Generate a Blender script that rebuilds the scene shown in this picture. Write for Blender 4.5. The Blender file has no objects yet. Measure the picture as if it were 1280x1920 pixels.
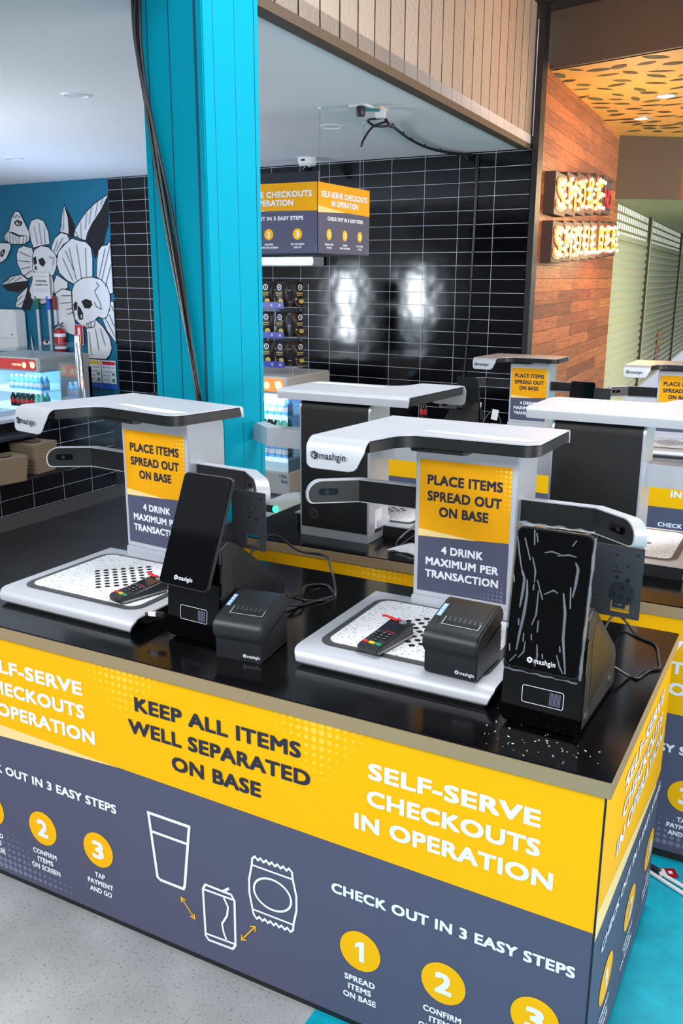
import bpy, bmesh, math, random
from mathutils import Vector, Matrix, Euler
random.seed(7)
S = bpy.context.scene
COL = S.collection
PI = math.pi
H = 0.86            # counter top height

# ------------------------------------------------------------------ camera
def make_camera():
    yaw, pitch, roll = -0.490376, 0.2558231, -0.0045919
    f = Vector((math.sin(yaw)*math.cos(pitch), math.cos(yaw)*math.cos(pitch), -math.sin(pitch)))
    r0 = Vector((math.cos(yaw), -math.sin(yaw), 0.0))
    d0 = f.cross(r0)
    r1 = r0*math.cos(roll) + d0*math.sin(roll)
    d1 = -r0*math.sin(roll) + d0*math.cos(roll)
    cam = bpy.data.cameras.new('camera')
    cam.sensor_fit = 'VERTICAL'
    cam.sensor_height = 24.0
    cam.lens = 1689.5/1920*24.0
    cam.clip_start = 0.05
    cam.clip_end = 80
    ob = bpy.data.objects.new('camera', cam)
    COL.objects.link(ob)
    m = Matrix((( r1.x, -d1.x, -f.x, 0.2673), (r1.y, -d1.y, -f.y, -1.6162), (r1.z, -d1.z, -f.z, 1.8038), (0,0,0,1)))
    ob.matrix_world = m
    S.camera = ob
make_camera()

# ------------------------------------------------------------------ world, lights, exposure
S.view_settings.view_transform = 'Standard'
S.view_settings.look = 'None'
S.view_settings.gamma = 1.0
S.view_settings.use_curve_mapping = False
S.view_settings.exposure = 0.27

def make_world():
    w = bpy.data.worlds.new('hall_air')
    S.world = w
    w.use_nodes = True
    bg = w.node_tree.nodes['Background']
    bg.inputs[0].default_value = (0.80, 0.88, 1.0, 1)
    bg.inputs[1].default_value = 0.60
make_world()

def area(name, loc, size, power, color=(1,1,1), aim=None, spread=None):
    l = bpy.data.lights.new(name, 'AREA')
    l.shape = 'RECTANGLE'
    l.size, l.size_y = size
    l.energy = power
    l.color = color
    if spread: l.spread = spread
    o = bpy.data.objects.new(name, l)
    COL.objects.link(o)
    o.location = loc
    if aim is not None:
        d = Vector(aim) - Vector(loc)
        o.rotation_euler = d.to_track_quat('-Z', 'Y').to_euler()
    return o
def point(name, loc, power, color=(1,1,1), r=0.05):
    l = bpy.data.lights.new(name, 'POINT')
    l.energy = power; l.color = color; l.shadow_soft_size = r
    o = bpy.data.objects.new(name, l); COL.objects.link(o); o.location = loc
    return o

COOL = (0.95, 0.98, 1.0)
WARM = (1.0, 0.66, 0.30)
area('hall_light_front', (-0.4, -3.2, 3.6), (4.0, 1.2), 128, COOL, (-0.9, 0.6, 0.6))
area('added_column_fill', (-3.3, -2.4, 3.6), (0.8, 0.8), 66, COOL, (-2.0, 1.1, 1.9))  # added lamp that lifts the column's left face, no known fixture
area('hall_light_right', (2.2, -0.3, 3.7), (1.0, 3.0), 70, COOL, (-1.4, 1.2, 0.9))
area('hall_light_mid', (-0.2, 1.5, 3.78), (2.0, 0.5), 90, COOL, (-0.4, 1.6, 0.8))
area('added_front_fill', (3.4, -4.6, 1.5), (4.0, 1.5), 225, (1.0, 0.97, 0.95), (-2.6, 3.0, 2.6))  # unseen fill from the front right, added to brighten the kitchen ceiling
area('hall_light_far', (0.8, 7.0, 3.35), (1.6, 2.2), 62, WARM, (-0.8, 7.4, 0.5))
area('added_warm_fill', (-0.7, 4.9, 3.55), (0.3, 0.3), 12, (1.0, 0.42, 0.13), (-2.0, 4.9, 3.1))  # added for the orange gradient on the bulkhead
area('added_shutter_fill', (0.9, 11.5, 2.66), (1.6, 4.0), 215, (1.0, 0.93, 0.78), (-2.0, 11.8, 0.9))  # extra lamp added because the shutters came out dark
area('added_side_fill', (4.2, 3.0, 1.5), (3.0, 1.3), 170, (1.0, 0.92, 0.92), (-3.2, 3.6, 3.2))  # unseen fill from the right, added for bulkhead and ceiling
area('kitchen_light', (-7.2, 3.0, 2.74), (1.8, 1.2), 34, COOL, (-6.6, 3.6, 0))
area('kitchen_glow', (-6.4, 4.6, 1.25), (1.6, 0.5), 18, (0.45, 0.68, 1.0), (-5.4, 5.0, 2.8))
area('added_tile_glint_left', (-6.72, 1.5, 1.36), (0.22, 0.95), 36, (0.82, 0.91, 1.0), (-3.2, 5.94, 1.2))  # unseen, added for an upright highlight in the tiles, as from lit fridges
area('added_tile_glint_right', (-5.52, 1.5, 1.36), (0.22, 0.95), 36, (0.82, 0.91, 1.0), (-3.2, 5.94, 1.2))  # second unseen lamp, added for the other tile highlight

# ------------------------------------------------------------------ materials
def lin(c):
    def f(v):
        v /= 255.0
        return v/12.92 if v <= 0.04045 else ((v+0.055)/1.055)**2.4
    return (f(c[0]), f(c[1]), f(c[2]), 1.0)
MATS = {}
def mat(name, col, rough=0.5, metal=0.0, var=0.06, nscale=14.0, bump=0.0, bscale=60.0, spec=0.5, coat=0.0, emit=None, estr=0.0, trans=0.0, alpha=1.0, aniso=None):
    """principled material whose colour and roughness wander a little with object-space noise"""
    if name in MATS: return MATS[name]
    m = bpy.data.materials.new(name); m.use_nodes = True
    nt = m.node_tree; N = nt.nodes; L = nt.links
    b = N['Principled BSDF']
    b.inputs['Metallic'].default_value = metal
    b.inputs['Specular IOR Level'].default_value = spec
    b.inputs['Coat Weight'].default_value = coat
    b.inputs['Coat Roughness'].default_value = 0.08
    if trans: b.inputs['Transmission Weight'].default_value = trans
    if alpha < 1: b.inputs['Alpha'].default_value = alpha
    tc = N.new('ShaderNodeTexCoord')
    nz = N.new('ShaderNodeTexNoise'); nz.inputs['Scale'].default_value = nscale; nz.inputs['Detail'].default_value = 3
    if aniso:
        mp = N.new('ShaderNodeMapping'); mp.inputs['Scale'].default_value = aniso
        L.new(tc.outputs['Object'], mp.inputs[0]); L.new(mp.outputs[0], nz.inputs['Vector'])
    else:
        L.new(tc.outputs['Object'], nz.inputs['Vector'])
    c = lin(col)
    mx = N.new('ShaderNodeMix'); mx.data_type = 'RGBA'
    mx.inputs['A'].default_value = tuple(v*(1-var) for v in c[:3]) + (1,)
    mx.inputs['B'].default_value = tuple(min(1, v*(1+var)) for v in c[:3]) + (1,)
    L.new(nz.outputs['Fac'], mx.inputs['Factor']); L.new(mx.outputs['Result'], b.inputs['Base Color'])
    mr = N.new('ShaderNodeMapRange')
    mr.inputs['To Min'].default_value = max(0.01, rough*0.85); mr.inputs['To Max'].default_value = min(1, rough*1.15)
    L.new(nz.outputs['Fac'], mr.inputs['Value']); L.new(mr.outputs[0], b.inputs['Roughness'])
    if bump:
        n2 = N.new('ShaderNodeTexNoise'); n2.inputs['Scale'].default_value = bscale
        L.new(tc.outputs['Object'], n2.inputs['Vector'])
        bp = N.new('ShaderNodeBump'); bp.inputs['Strength'].default_value = bump; bp.inputs['Distance'].default_value = 0.01
        L.new(n2.outputs['Fac'], bp.inputs['Height']); L.new(bp.outputs[0], b.inputs['Normal'])
    if emit:
        b.inputs['Emission Color'].default_value = lin(emit); b.inputs['Emission Strength'].default_value = estr
    MATS[name] = m
    return m

YEL = mat('yellow_print', (250,184,0), 0.55, var=0.02, spec=0.18)
YEL2 = mat('yellow_dot_print', (255,206,70), 0.55, var=0.02, spec=0.18)
CREAM = mat('cream_print', (246,216,150), 0.55, var=0.02, spec=0.18)
SLATE = mat('slate_print', (84,87,110), 0.55, var=0.03, spec=0.18)
SLATE2 = mat('slate_dot_print', (122,122,150), 0.55, var=0.03, spec=0.18)
WHITE_P = mat('white_print', (238,242,250), 0.55, var=0.02, spec=0.18)
INK = mat('dark_print', (48,50,66), 0.55, var=0.02, spec=0.18)
SGN_YEL = mat('amber_print', (240,168,12), 0.55, var=0.02, spec=0.18)
BRONZE = mat('bronze_edging', (168,146,112), 0.42, 0.25, var=0.04, aniso=(2,120,120), nscale=4)
KICK = mat('black_kick', (22,23,26), 0.55)
BLACKTOP = mat('black_laminate', (7,8,10), 0.15, var=0.3, nscale=5, spec=0.22)
SILVER = mat('brushed_silver', (205,210,218), 0.33, 0.55, var=0.03, nscale=6, aniso=(1,60,60))
SILVER_L = mat('satin_silver_paint', (194,197,205), 0.40, 0.25, var=0.02)
SILVER_F = mat('pale_grey_face', (198,202,212), 0.42, 0.2, var=0.02)
BLACK_S = mat('satin_black', (19,20,23), 0.42, var=0.1)
BLACK_M = mat('matte_black_panel', (15,16,19), 0.55, var=0.1)
BLACK_G = mat('black_glass', (4,4,6), 0.06, var=0.1, spec=0.30)
BLACK_P = mat('black_plastic', (36,38,42), 0.36, var=0.12, bump=0.02, bscale=400)
GREY_P = mat('dark_grey_steel', (62,64,68), 0.42, 0.35, var=0.06)
HOLE = mat('drain_hole_black', (6,6,8), 0.8)
TRAYRIM = mat('tray_rim_charcoal', (66,68,70), 0.5, var=0.08)
RUBBER = mat('cable_black', (14,14,15), 0.35, var=0.1)
WHITE_PL = mat('white_plastic', (232,234,236), 0.35, var=0.02)
CHROME = mat('polished_steel', (205,205,208), 0.14, 1.0, var=0.03)
BLUE_L = mat('light_blue_label', (120,172,222), 0.4, var=0.03)
RED_P = mat('red_plastic', (206,34,52), 0.4, var=0.04)
RED_D = mat('red_gloss_paint', (170,22,30), 0.25, var=0.05)
LED_G = mat('green_led', (40,255,140), 0.4, emit=(40,255,140), estr=3.0)
KEY_W = mat('key_print', (225,225,225), 0.5)
KEY_R = mat('key_red', (205,52,48), 0.45); KEY_Y = mat('key_yellow', (235,198,40), 0.45); KEY_G = mat('key_green', (40,150,110), 0.45)
CARD = mat('brown_cardboard', (120,104,84), 0.8, var=0.14, nscale=8, aniso=(1,1,40))
CYAN_P = mat('turquoise_paint', (0,146,172), 0.6, var=0.02, spec=0.08)
CYAN_D = mat('turquoise_groove', (0,70,96), 0.6)
CEIL_W = mat('white_ceiling_paint', (248,244,246), 0.8, var=0.02)
BROWN_D = mat('dark_brown_paint', (88,74,62), 0.6, var=0.06)
BROWN_R = mat('red_brown_paint', (128,66,44), 0.6, var=0.06)
NAVY = mat('navy_metal', (20,28,44), 0.4)
BLACK_T = mat('black_trim', (22,21,26), 0.5)

def speckle():
    m = bpy.data.materials.new('terrazzo_speckle'); m.use_nodes = True
    nt = m.node_tree; N = nt.nodes; L = nt.links; b = N['Principled BSDF']
    tc = N.new('ShaderNodeTexCoord')
    v = N.new('ShaderNodeTexVoronoi'); v.inputs['Scale'].default_value = 130
    L.new(tc.outputs['Object'], v.inputs['Vector'])
    sep = N.new('ShaderNodeSeparateColor'); L.new(v.outputs['Color'], sep.inputs[0])
    lt = N.new('ShaderNodeMath'); lt.operation = 'LESS_THAN'; lt.inputs[1].default_value = 0.30
    L.new(v.outputs['Distance'], lt.inputs[0])
    lt2 = N.new('ShaderNodeMath'); lt2.operation = 'LESS_THAN'; lt2.inputs[1].default_value = 0.42
    L.new(sep.outputs[0], lt2.inputs[0])
    mu = N.new('ShaderNodeMath'); mu.operation = 'MULTIPLY'; L.new(lt.outputs[0], mu.inputs[0]); L.new(lt2.outputs[0], mu.inputs[1])
    mx = N.new('ShaderNodeMix'); mx.data_type = 'RGBA'
    mx.inputs['A'].default_value = lin((236,238,243)); mx.inputs['B'].default_value = lin((110,112,122))
    L.new(mu.outputs[0], mx.inputs['Factor']); L.new(mx.outputs['Result'], b.inputs['Base Color'])
    b.inputs['Roughness'].default_value = 0.4
    return m
SPECK = speckle()

def wall_tiles(name, w, h, colA, colB, mortar, msize, rough, wob=0.12, offset=0.0, axes='xz', bscale=3.0):
    m = bpy.data.materials.new(name); m.use_nodes = True
    nt = m.node_tree; N = nt.nodes; L = nt.links; b = N['Principled BSDF']
    tc = N.new('ShaderNodeTexCoord'); sp = N.new('ShaderNodeSeparateXYZ'); cb = N.new('ShaderNodeCombineXYZ')
    L.new(tc.outputs['Object'], sp.inputs[0])
    L.new(sp.outputs['XYZ'.index(axes[0].upper())], cb.inputs[0]); L.new(sp.outputs['XYZ'.index(axes[1].upper())], cb.inputs[1])
    br = N.new('ShaderNodeTexBrick'); br.offset = offset; br.offset_frequency = 2; br.squash = 1.0
    br.inputs['Scale'].default_value = 1.0
    br.inputs['Brick Width'].default_value = w; br.inputs['Row Height'].default_value = h
    br.inputs['Mortar Size'].default_value = msize; br.inputs['Mortar Smooth'].default_value = 0.1
    br.inputs['Color1'].default_value = lin(colA); br.inputs['Color2'].default_value = lin(colB); br.inputs['Mortar'].default_value = lin(mortar)
    L.new(cb.outputs[0], br.inputs['Vector'])
    L.new(br.outputs['Color'], b.inputs['Base Color'])
    mr = N.new('ShaderNodeMapRange'); mr.inputs['To Min'].default_value = rough; mr.inputs['To Max'].default_value = 0.75
    L.new(br.outputs['Fac'], mr.inputs['Value']); L.new(mr.outputs[0], b.inputs['Roughness'])
    nz = N.new('ShaderNodeTexNoise'); nz.inputs['Scale'].default_value = bscale; nz.inputs['Detail'].default_value = 2
    L.new(tc.outputs['Object'], nz.inputs['Vector'])
    ad = N.new('ShaderNodeMath'); ad.operation = 'SUBTRACT'
    L.new(nz.outputs['Fac'], ad.inputs[0]); 
    sc = N.new('ShaderNodeMath'); sc.operation = 'MULTIPLY'; sc.inputs[1].default_value = 0.25
    L.new(br.outputs['Fac'], sc.inputs[0]); L.new(sc.outputs[0], ad.inputs[1])
    bp = N.new('ShaderNodeBump'); bp.inputs['Strength'].default_value = wob; bp.inputs['Distance'].default_value = 0.03
    L.new(ad.outputs[0], bp.inputs['Height']); L.new(bp.outputs[0], b.inputs['Normal'])
    return m
TILE = wall_tiles('black_gloss_tile', 0.32, 0.1115, (5,6,11), (7,8,14), (180,186,196), 0.0020, 0.11, 0.12)
TILE_Y = wall_tiles('black_gloss_tile_side', 0.308, 0.1115, (9,10,16), (12,13,20), (150,156,168), 0.0018, 0.12, 0.08, axes='yz')
FTILE = wall_tiles('charcoal_floor_tile', 0.30, 0.30, (44,46,49), (50,52,55), (36,37,40), 0.003, 0.55, 0.3, offset=0.5, axes='xy', bscale=40)
def wood():
    m = wall_tiles('warm_timber_boards', 1.7, 0.112, (206,126,72), (138,74,42), (34,18,10), 0.0018, 0.5, 0.2, offset=0.37, axes='xz', bscale=9)
    nt = m.node_tree; N = nt.nodes; L = nt.links; b = N['Principled BSDF']
    br = [n for n in N if n.bl_idname == 'ShaderNodeTexBrick'][0]; tc = [n for n in N if n.bl_idname == 'ShaderNodeTexCoord'][0]
    mp = N.new('ShaderNodeMapping'); mp.inputs['Scale'].default_value = (1.5, 4, 26)
    nz = N.new('ShaderNodeTexNoise'); nz.inputs['Scale'].default_value = 2.2; nz.inputs['Detail'].default_value = 8; nz.inputs['Distortion'].default_value = 1.2
    L.new(tc.outputs['Object'], mp.inputs[0]); L.new(mp.outputs[0], nz.inputs['Vector'])
    cr = N.new('ShaderNodeValToRGB'); cr.color_ramp.elements[0].position = 0.32; cr.color_ramp.elements[0].color = (0.35,0.30,0.27,1)
    cr.color_ramp.elements[1].position = 0.66; cr.color_ramp.elements[1].color = (1.15,1.1,1.05,1)
    L.new(nz.outputs['Fac'], cr.inputs[0])
    mx = N.new('ShaderNodeMix'); mx.data_type = 'RGBA'; mx.blend_type = 'MULTIPLY'; mx.inputs['Factor'].default_value = 0.75
    L.new(br.outputs['Color'], mx.inputs['A']); L.new(cr.outputs[0], mx.inputs['B']); L.new(mx.outputs['Result'], b.inputs['Base Color'])
    return m
WOOD = wood()
BOARD = wall_tiles('taupe_tongue_boards', 0.20, 30.0, (172,158,146), (164,150,138), (24,18,16), 0.0075, 0.5, 0.35, axes='xz', bscale=30)

def concrete():
    m = bpy.data.materials.new('speckled_concrete'); m.use_nodes = True
    nt = m.node_tree; N = nt.nodes; L = nt.links; b = N['Principled BSDF']
    tc = N.new('ShaderNodeTexCoord')
    n1 = N.new('ShaderNodeTexNoise'); n1.inputs['Scale'].default_value = 3.5; n1.inputs['Detail'].default_value = 6
    n2 = N.new('ShaderNodeTexNoise'); n2.inputs['Scale'].default_value = 130; n2.inputs['Detail'].default_value = 2
    L.new(tc.outputs['Object'], n1.inputs['Vector']); L.new(tc.outputs['Object'], n2.inputs['Vector'])
    c1 = N.new('ShaderNodeValToRGB'); c1.color_ramp.elements[0].position = 0.3; c1.color_ramp.elements[0].color = lin((150,154,156)); c1.color_ramp.elements[1].position = 0.72; c1.color_ramp.elements[1].color = lin((184,188,190))
    L.new(n1.outputs['Fac'], c1.inputs[0])
    c2 = N.new('ShaderNodeValToRGB'); c2.color_ramp.elements[0].position = 0.30; c2.color_ramp.elements[0].color = (0.35,0.35,0.35,1); c2.color_ramp.elements[1].position = 0.40; c2.color_ramp.elements[1].color = (1,1,1,1)
    L.new(n2.outputs['Fac'], c2.inputs[0])
    mx = N.new('ShaderNodeMix'); mx.data_type = 'RGBA'; mx.blend_type = 'MULTIPLY'; mx.inputs['Factor'].default_value = 0.7
    L.new(c1.outputs[0], mx.inputs['A']); L.new(c2.outputs[0], mx.inputs['B']); L.new(mx.outputs['Result'], b.inputs['Base Color'])
    b.inputs['Roughness'].default_value = 0.6
    bp = N.new('ShaderNodeBump'); bp.inputs['Strength'].default_value = 0.25; bp.inputs['Distance'].default_value = 0.004
    L.new(c2.outputs[0], bp.inputs['Height']); L.new(bp.outputs[0], b.inputs['Normal'])
    return m
CONCRETE = concrete()
def cyanfloor():
    m = bpy.data.materials.new('worn_cyan_floor_paint'); m.use_nodes = True
    nt = m.node_tree; N = nt.nodes; L = nt.links; b = N['Principled BSDF']
    tc = N.new('ShaderNodeTexCoord')
    n1 = N.new('ShaderNodeTexNoise'); n1.inputs['Scale'].default_value = 6; n1.inputs['Detail'].default_value = 7; n1.inputs['Roughness'].default_value = 0.65
    L.new(tc.outputs['Object'], n1.inputs['Vector'])
    c1 = N.new('ShaderNodeValToRGB')
    c1.color_ramp.elements[0].position = 0.28; c1.color_ramp.elements[0].color = lin((0,142,168))
    c1.color_ramp.elements[1].position = 0.62; c1.color_ramp.elements[1].color = lin((16,190,218))
    e = c1.color_ramp.elements.new(0.78); e.color = lin((110,212,228))
    L.new(n1.outputs['Fac'], c1.inputs[0]); L.new(c1.outputs[0], b.inputs['Base Color'])
    b.inputs['Roughness'].default_value = 0.4
    return m
CYANFLOOR = cyanfloor()
def film():
    m = bpy.data.materials.new('clear_plastic_film'); m.use_nodes = True
    nt = m.node_tree; N = nt.nodes; L = nt.links
    out = N['Material Output']; N.remove(N['Principled BSDF'])
    t = N.new('ShaderNodeBsdfTransparent'); g = N.new('ShaderNodeBsdfGlossy'); g.inputs['Roughness'].default_value = 0.16
    mx = N.new('ShaderNodeMixShader'); lw = N.new('ShaderNodeLayerWeight'); lw.inputs[0].default_value = 0.12
    tc = N.new('ShaderNodeTexCoord'); nz = N.new('ShaderNodeTexNoise'); nz.inputs['Scale'].default_value = 22; nz.inputs['Detail'].default_value = 3
    bp = N.new('ShaderNodeBump'); bp.inputs['Strength'].default_value = 0.35; bp.inputs['Distance'].default_value = 0.01
    L.new(tc.outputs['Object'], nz.inputs['Vector']); L.new(nz.outputs['Fac'], bp.inputs['Height']); L.new(bp.outputs[0], g.inputs['Normal'])
    mm = N.new('ShaderNodeMath'); mm.operation = 'MULTIPLY'; mm.inputs[1].default_value = 0.55
    L.new(lw.outputs['Fresnel'], mm.inputs[0])
    L.new(mm.outputs[0], mx.inputs[0]); L.new(t.outputs[0], mx.inputs[1]); L.new(g.outputs[0], mx.inputs[2]); L.new(mx.outputs[0], out.inputs[0])
    return m
FILM = film()
FILM_RIDGE = mat('creased_film_glint', (190,196,208), 0.25, var=0.1, alpha=0.15)  # real wrinkles, their highlights put into the milky colour
GLASS = None
def glass():
    m = bpy.data.materials.new('thin_clear_glass'); m.use_nodes = True
    nt = m.node_tree; N = nt.nodes; L = nt.links
    out = N['Material Output']; N.remove(N['Principled BSDF'])
    t = N.new('ShaderNodeBsdfTransparent'); t.inputs[0].default_value = (0.90,0.95,0.97,1)
    g = N.new('ShaderNodeBsdfGlossy'); g.inputs['Roughness'].default_value = 0.02
    mx = N.new('ShaderNodeMixShader'); lw = N.new('ShaderNodeLayerWeight'); lw.inputs[0].default_value = 0.25
    nz = N.new('ShaderNodeTexNoise'); nz.inputs['Scale'].default_value = 4
    mm = N.new('ShaderNodeMath'); mm.operation = 'MULTIPLY_ADD'; mm.inputs[1].default_value = 0.9; mm.inputs[2].default_value = 0.02
    L.new(lw.outputs['Fresnel'], mm.inputs[0])
    L.new(mm.outputs[0], mx.inputs[0]); L.new(t.outputs[0], mx.inputs[1]); L.new(g.outputs[0], mx.inputs[2]); L.new(mx.outputs[0], out.inputs[0])
    return m
GLASS = glass()

# ------------------------------------------------------------------ mesh tools
class MB:
    def __init__(self): self.bm = bmesh.new(); self.mats = []
    def mi(self, m):
        if m not in self.mats: self.mats.append(m)
        return self.mats.index(m)
    def absorb(self, tb, m, mtx=None):
        if mtx is not None: tb.transform(mtx)
        i = self.mi(m)
        for f in tb.faces: f.material_index = i
        me = bpy.data.meshes.new('t'); tb.to_mesh(me); tb.free()
        n0 = len(self.bm.faces)
        self.bm.from_mesh(me); bpy.data.meshes.remove(me)
        return self
    def box(self, x0, x1, y0, y1, z0, z1, m, bev=0.0, seg=2, mtx=None):
        tb = bmesh.new()
        r = bmesh.ops.create_cube(tb, size=1.0)
        for v in tb.verts:
            v.co = Vector((x0+(v.co.x+.5)*(x1-x0), y0+(v.co.y+.5)*(y1-y0), z0+(v.co.z+.5)*(z1-z0)))
        if bev > 0: bmesh.ops.bevel(tb, geom=list(tb.edges), offset=bev, segments=seg, affect='EDGES', clamp_overlap=True)
        return self.absorb(tb, m, mtx)
    def extr(self, poly, axis, a, b, m, bev=0.0, seg=2, mtx=None):
        """polygon (2D) extruded along axis from a to b.  axis x: (y,z)   y: (x,z)   z: (x,y)"""
        tb = bmesh.new()
        def P3(p, t):
            return {'x': (t, p[0], p[1]), 'y': (p[0], t, p[1]), 'z': (p[0], p[1], t)}[axis]
        va = [tb.verts.new(P3(p, a)) for p in poly]; vb = [tb.verts.new(P3(p, b)) for p in poly]
        n = len(poly)
        fa = tb.faces.new(va); fb = tb.faces.new(list(reversed(vb)))
        for i in range(n):
            tb.faces.new((va[i], vb[i], vb[(i+1) % n], va[(i+1) % n]))
        bmesh.ops.recalc_face_normals(tb, faces=tb.faces)
        if bev > 0:
            ed = [e for e in tb.edges if any(f in (fa, fb) for f in e.link_faces)]
            bmesh.ops.bevel(tb, geom=ed, offset=bev, segments=seg, affect='EDGES', clamp_overlap=True)
        return self.absorb(tb, m, mtx)
    def faces(self, verts, faces, m, mtx=None, recalc=True):
        tb = bmesh.new(); vs = [tb.verts.new(v) for v in verts]
        for f in faces:
            try: tb.faces.new([vs[i] for i in f])
            except ValueError: pass
        if recalc: bmesh.ops.recalc_face_normals(tb, faces=tb.faces)
        return self.absorb(tb, m, mtx)
    def flat(self, poly, fn, h, m):
        """flat print: polygon in (u,v), placed by fn(u,v,h)"""
        return self.faces([fn(u, v, h) for u, v in poly], [list(range(len(poly)))], m, recalc=False)
    def disc(self, c, r, fn, h, m, n=24, ry=None):
        ry = ry or r
        return self.flat([(c[0]+r*math.cos(2*PI*i/n), c[1]+ry*math.sin(2*PI*i/n)) for i in range(n)], fn, h, m)
    def stroke(self, pts, w, fn, h, m, closed=False):
        """flat printed line of width w through (u,v) points"""
        P = [Vector(p) for p in pts]; n = len(P)
        L_, R_ = [], []
        for i in range(n):
            a = P[(i-1) % n] if (closed or i > 0) else P[i]; b = P[(i+1) % n] if (closed or i < n-1) else P[i]
            d1 = (P[i]-a); d2 = (b-P[i])
            d1 = d1.normalized() if d1.length > 1e-9 else d2.normalized()
            d2 = d2.normalized() if d2.length > 1e-9 else d1
            t = (d1+d2); t = t.normalized() if t.length > 1e-6 else d1
            k = 1.0/max(0.45, t.dot(d1)); nn = Vector((-t.y, t.x))*w/2*k
            L_.append(P[i]+nn); R_.append(P[i]-nn)
        for i in range(n if closed else n-1):
            j = (i+1) % n
            self.flat([tuple(L_[i]), tuple(R_[i]), tuple(R_[j]), tuple(L_[j])], fn, h, m)
        return self
    def tube(self, pts, r, m, seg=8, mtx=None, smooth=0):
        P = [Vector(p) for p in pts]
        if smooth:
            Q = []
            for i in range(len(P)-1):
                p0 = P[max(0, i-1)]; p1 = P[i]; p2 = P[i+1]; p3 = P[min(len(P)-1, i+2)]
                for k in range(smooth):
                    t = k/smooth
                    Q.append(0.5*((2*p1)+(-p0+p2)*t+(2*p0-5*p1+4*p2-p3)*t*t+(-p0+3*p1-3*p2+p3)*t**3))
            Q.append(P[-1]); P = Q
        tb = bmesh.new(); rings = []; up = None
        for i, p in enumerate(P):
            a = P[max(0, i-1)]; b = P[min(len(P)-1, i+1)]
            t = (b-a).normalized()
            if up is None: up = Vector((0,0,1)) if abs(t.z) < 0.9 else Vector((1,0,0))
            s = t.cross(up).normalized(); up = s.cross(t).normalized()
            rr = r[i] if isinstance(r, (list, tuple)) else r
            rings.append([tb.verts.new(p+s*math.cos(2*PI*k/seg)*rr+up*math.sin(2*PI*k/seg)*rr) for k in range(seg)])
        for i in range(len(rings)-1):
            for k in range(seg):
                tb.faces.new((rings[i][k], rings[i][(k+1) % seg], rings[i+1][(k+1) % seg], rings[i+1][k]))
        tb.faces.new(list(reversed(rings[0]))); tb.faces.new(rings[-1])
        return self.absorb(tb, m, mtx)
    def lathe(self, prof, c, m, seg=24, mtx=None, mats=None):
        """profile [(r,z)...] about vertical axis at c"""
        tb = bmesh.new(); rings = []
        for r, z in prof:
            if r < 1e-6: rings.append([tb.verts.new((c[0], c[1], c[2]+z))])
            else: rings.append([tb.verts.new((c[0]+r*math.cos(2*PI*k/seg), c[1]+r*math.sin(2*PI*k/seg), c[2]+z)) for k in range(seg)])
        for i in range(len(rings)-1):
            A_, B_ = rings[i], rings[i+1]
            for k in range(seg):
                k2 = (k+1) % seg
                if len(A_) == 1 and len(B_) == 1: continue
                if len(A_) == 1: tb.faces.new((A_[0], B_[k2], B_[k]))
                elif len(B_) == 1: tb.faces.new((A_[k], A_[k2], B_[0]))
                else: tb.faces.new((A_[k], A_[k2], B_[k2], B_[k]))
        bmesh.ops.recalc_face_normals(tb, faces=tb.faces)
        return self.absorb(tb, m, mtx)
    def text(self, body, u0, u1, v0, cap, fn, h, m, bold=0.0, full=False, weight=None):
        """lettering fitted between u0 and u1 with its capitals cap high on baseline v0"""
        if body == '1':                                  # numeral one with its flag
            w = u1-u0
            return self.flat([(u0+w*.42,v0),(u1-w*.08,v0),(u1-w*.08,v0+cap),(u0+w*.45,v0+cap),(u0,v0+cap*.82),(u0,v0+cap*.62),(u0+w*.42,v0+cap*.74)], fn, h, m)
        vs, fs, mn, mx = text_mesh(body, bold)
        y0, y1 = (mn[1], mx[1]) if full else (0.0, text_cap(bold))
        su = (u1-u0)/(mx[0]-mn[0]); sv = cap/(y1-y0)
        k = WEIGHT if weight is None else weight
        if k <= 0:
            self.faces([fn(u0+(x-mn[0])*su, v0+(y-y0)*sv, h) for x, y in vs], fs, m, recalc=False)
            return self
        su = (u1-u0)/(mx[0]-mn[0]+2*k); sv = cap/(y1-y0+2*k)
        for i, (dx, dy) in enumerate(((-k,-k),(k,-k),(-k,k),(k,k),(0,0))):
            hh = h+i*max(.00012, .004*cap)
            self.faces([fn(u0+(x-mn[0]+k+dx)*su, v0+(y-y0+k+dy)*sv, hh) for x, y in vs], fs, m, recalc=False)
        return self
    def build(self, name, parent=None, smooth=35.0, loc=None):
        me = bpy.data.meshes.new(name)
        self.bm.to_mesh(me); self.bm.free()
        for m in self.mats: me.materials.append(m)
        if smooth:
            for p in me.polygons: p.use_smooth = True
            me.set_sharp_from_angle(angle=math.radians(smooth))
        ob = bpy.data.objects.new(name, me); COL.objects.link(ob)
        if parent is not None: ob.parent = parent
        if loc is not None: ob.location = loc
        return ob
WEIGHT = 0.036
_TX = {}
def text_mesh(body, bold):
    k = (body, bold)
    if k in _TX: return _TX[k]
    cu = bpy.data.curves.new('letters', 'FONT'); cu.body = body; cu.offset = bold; cu.resolution_u = 3; cu.space_character = 1.06
    ob = bpy.data.objects.new('letters', cu); COL.objects.link(ob)
    bpy.context.view_layer.update()
    me = bpy.data.meshes.new_from_object(ob)
    vs = [(v.co.x, v.co.y) for v in me.vertices]; fs = [list(p.vertices) for p in me.polygons]
    bpy.data.objects.remove(ob); bpy.data.curves.remove(cu); bpy.data.meshes.remove(me)
    r = (vs, fs, (min(v[0] for v in vs), min(v[1] for v in vs)), (max(v[0] for v in vs), max(v[1] for v in vs)))
    _TX[k] = r
    return r
def text_cap(bold):
    return text_mesh('E', bold)[3][1]
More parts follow.
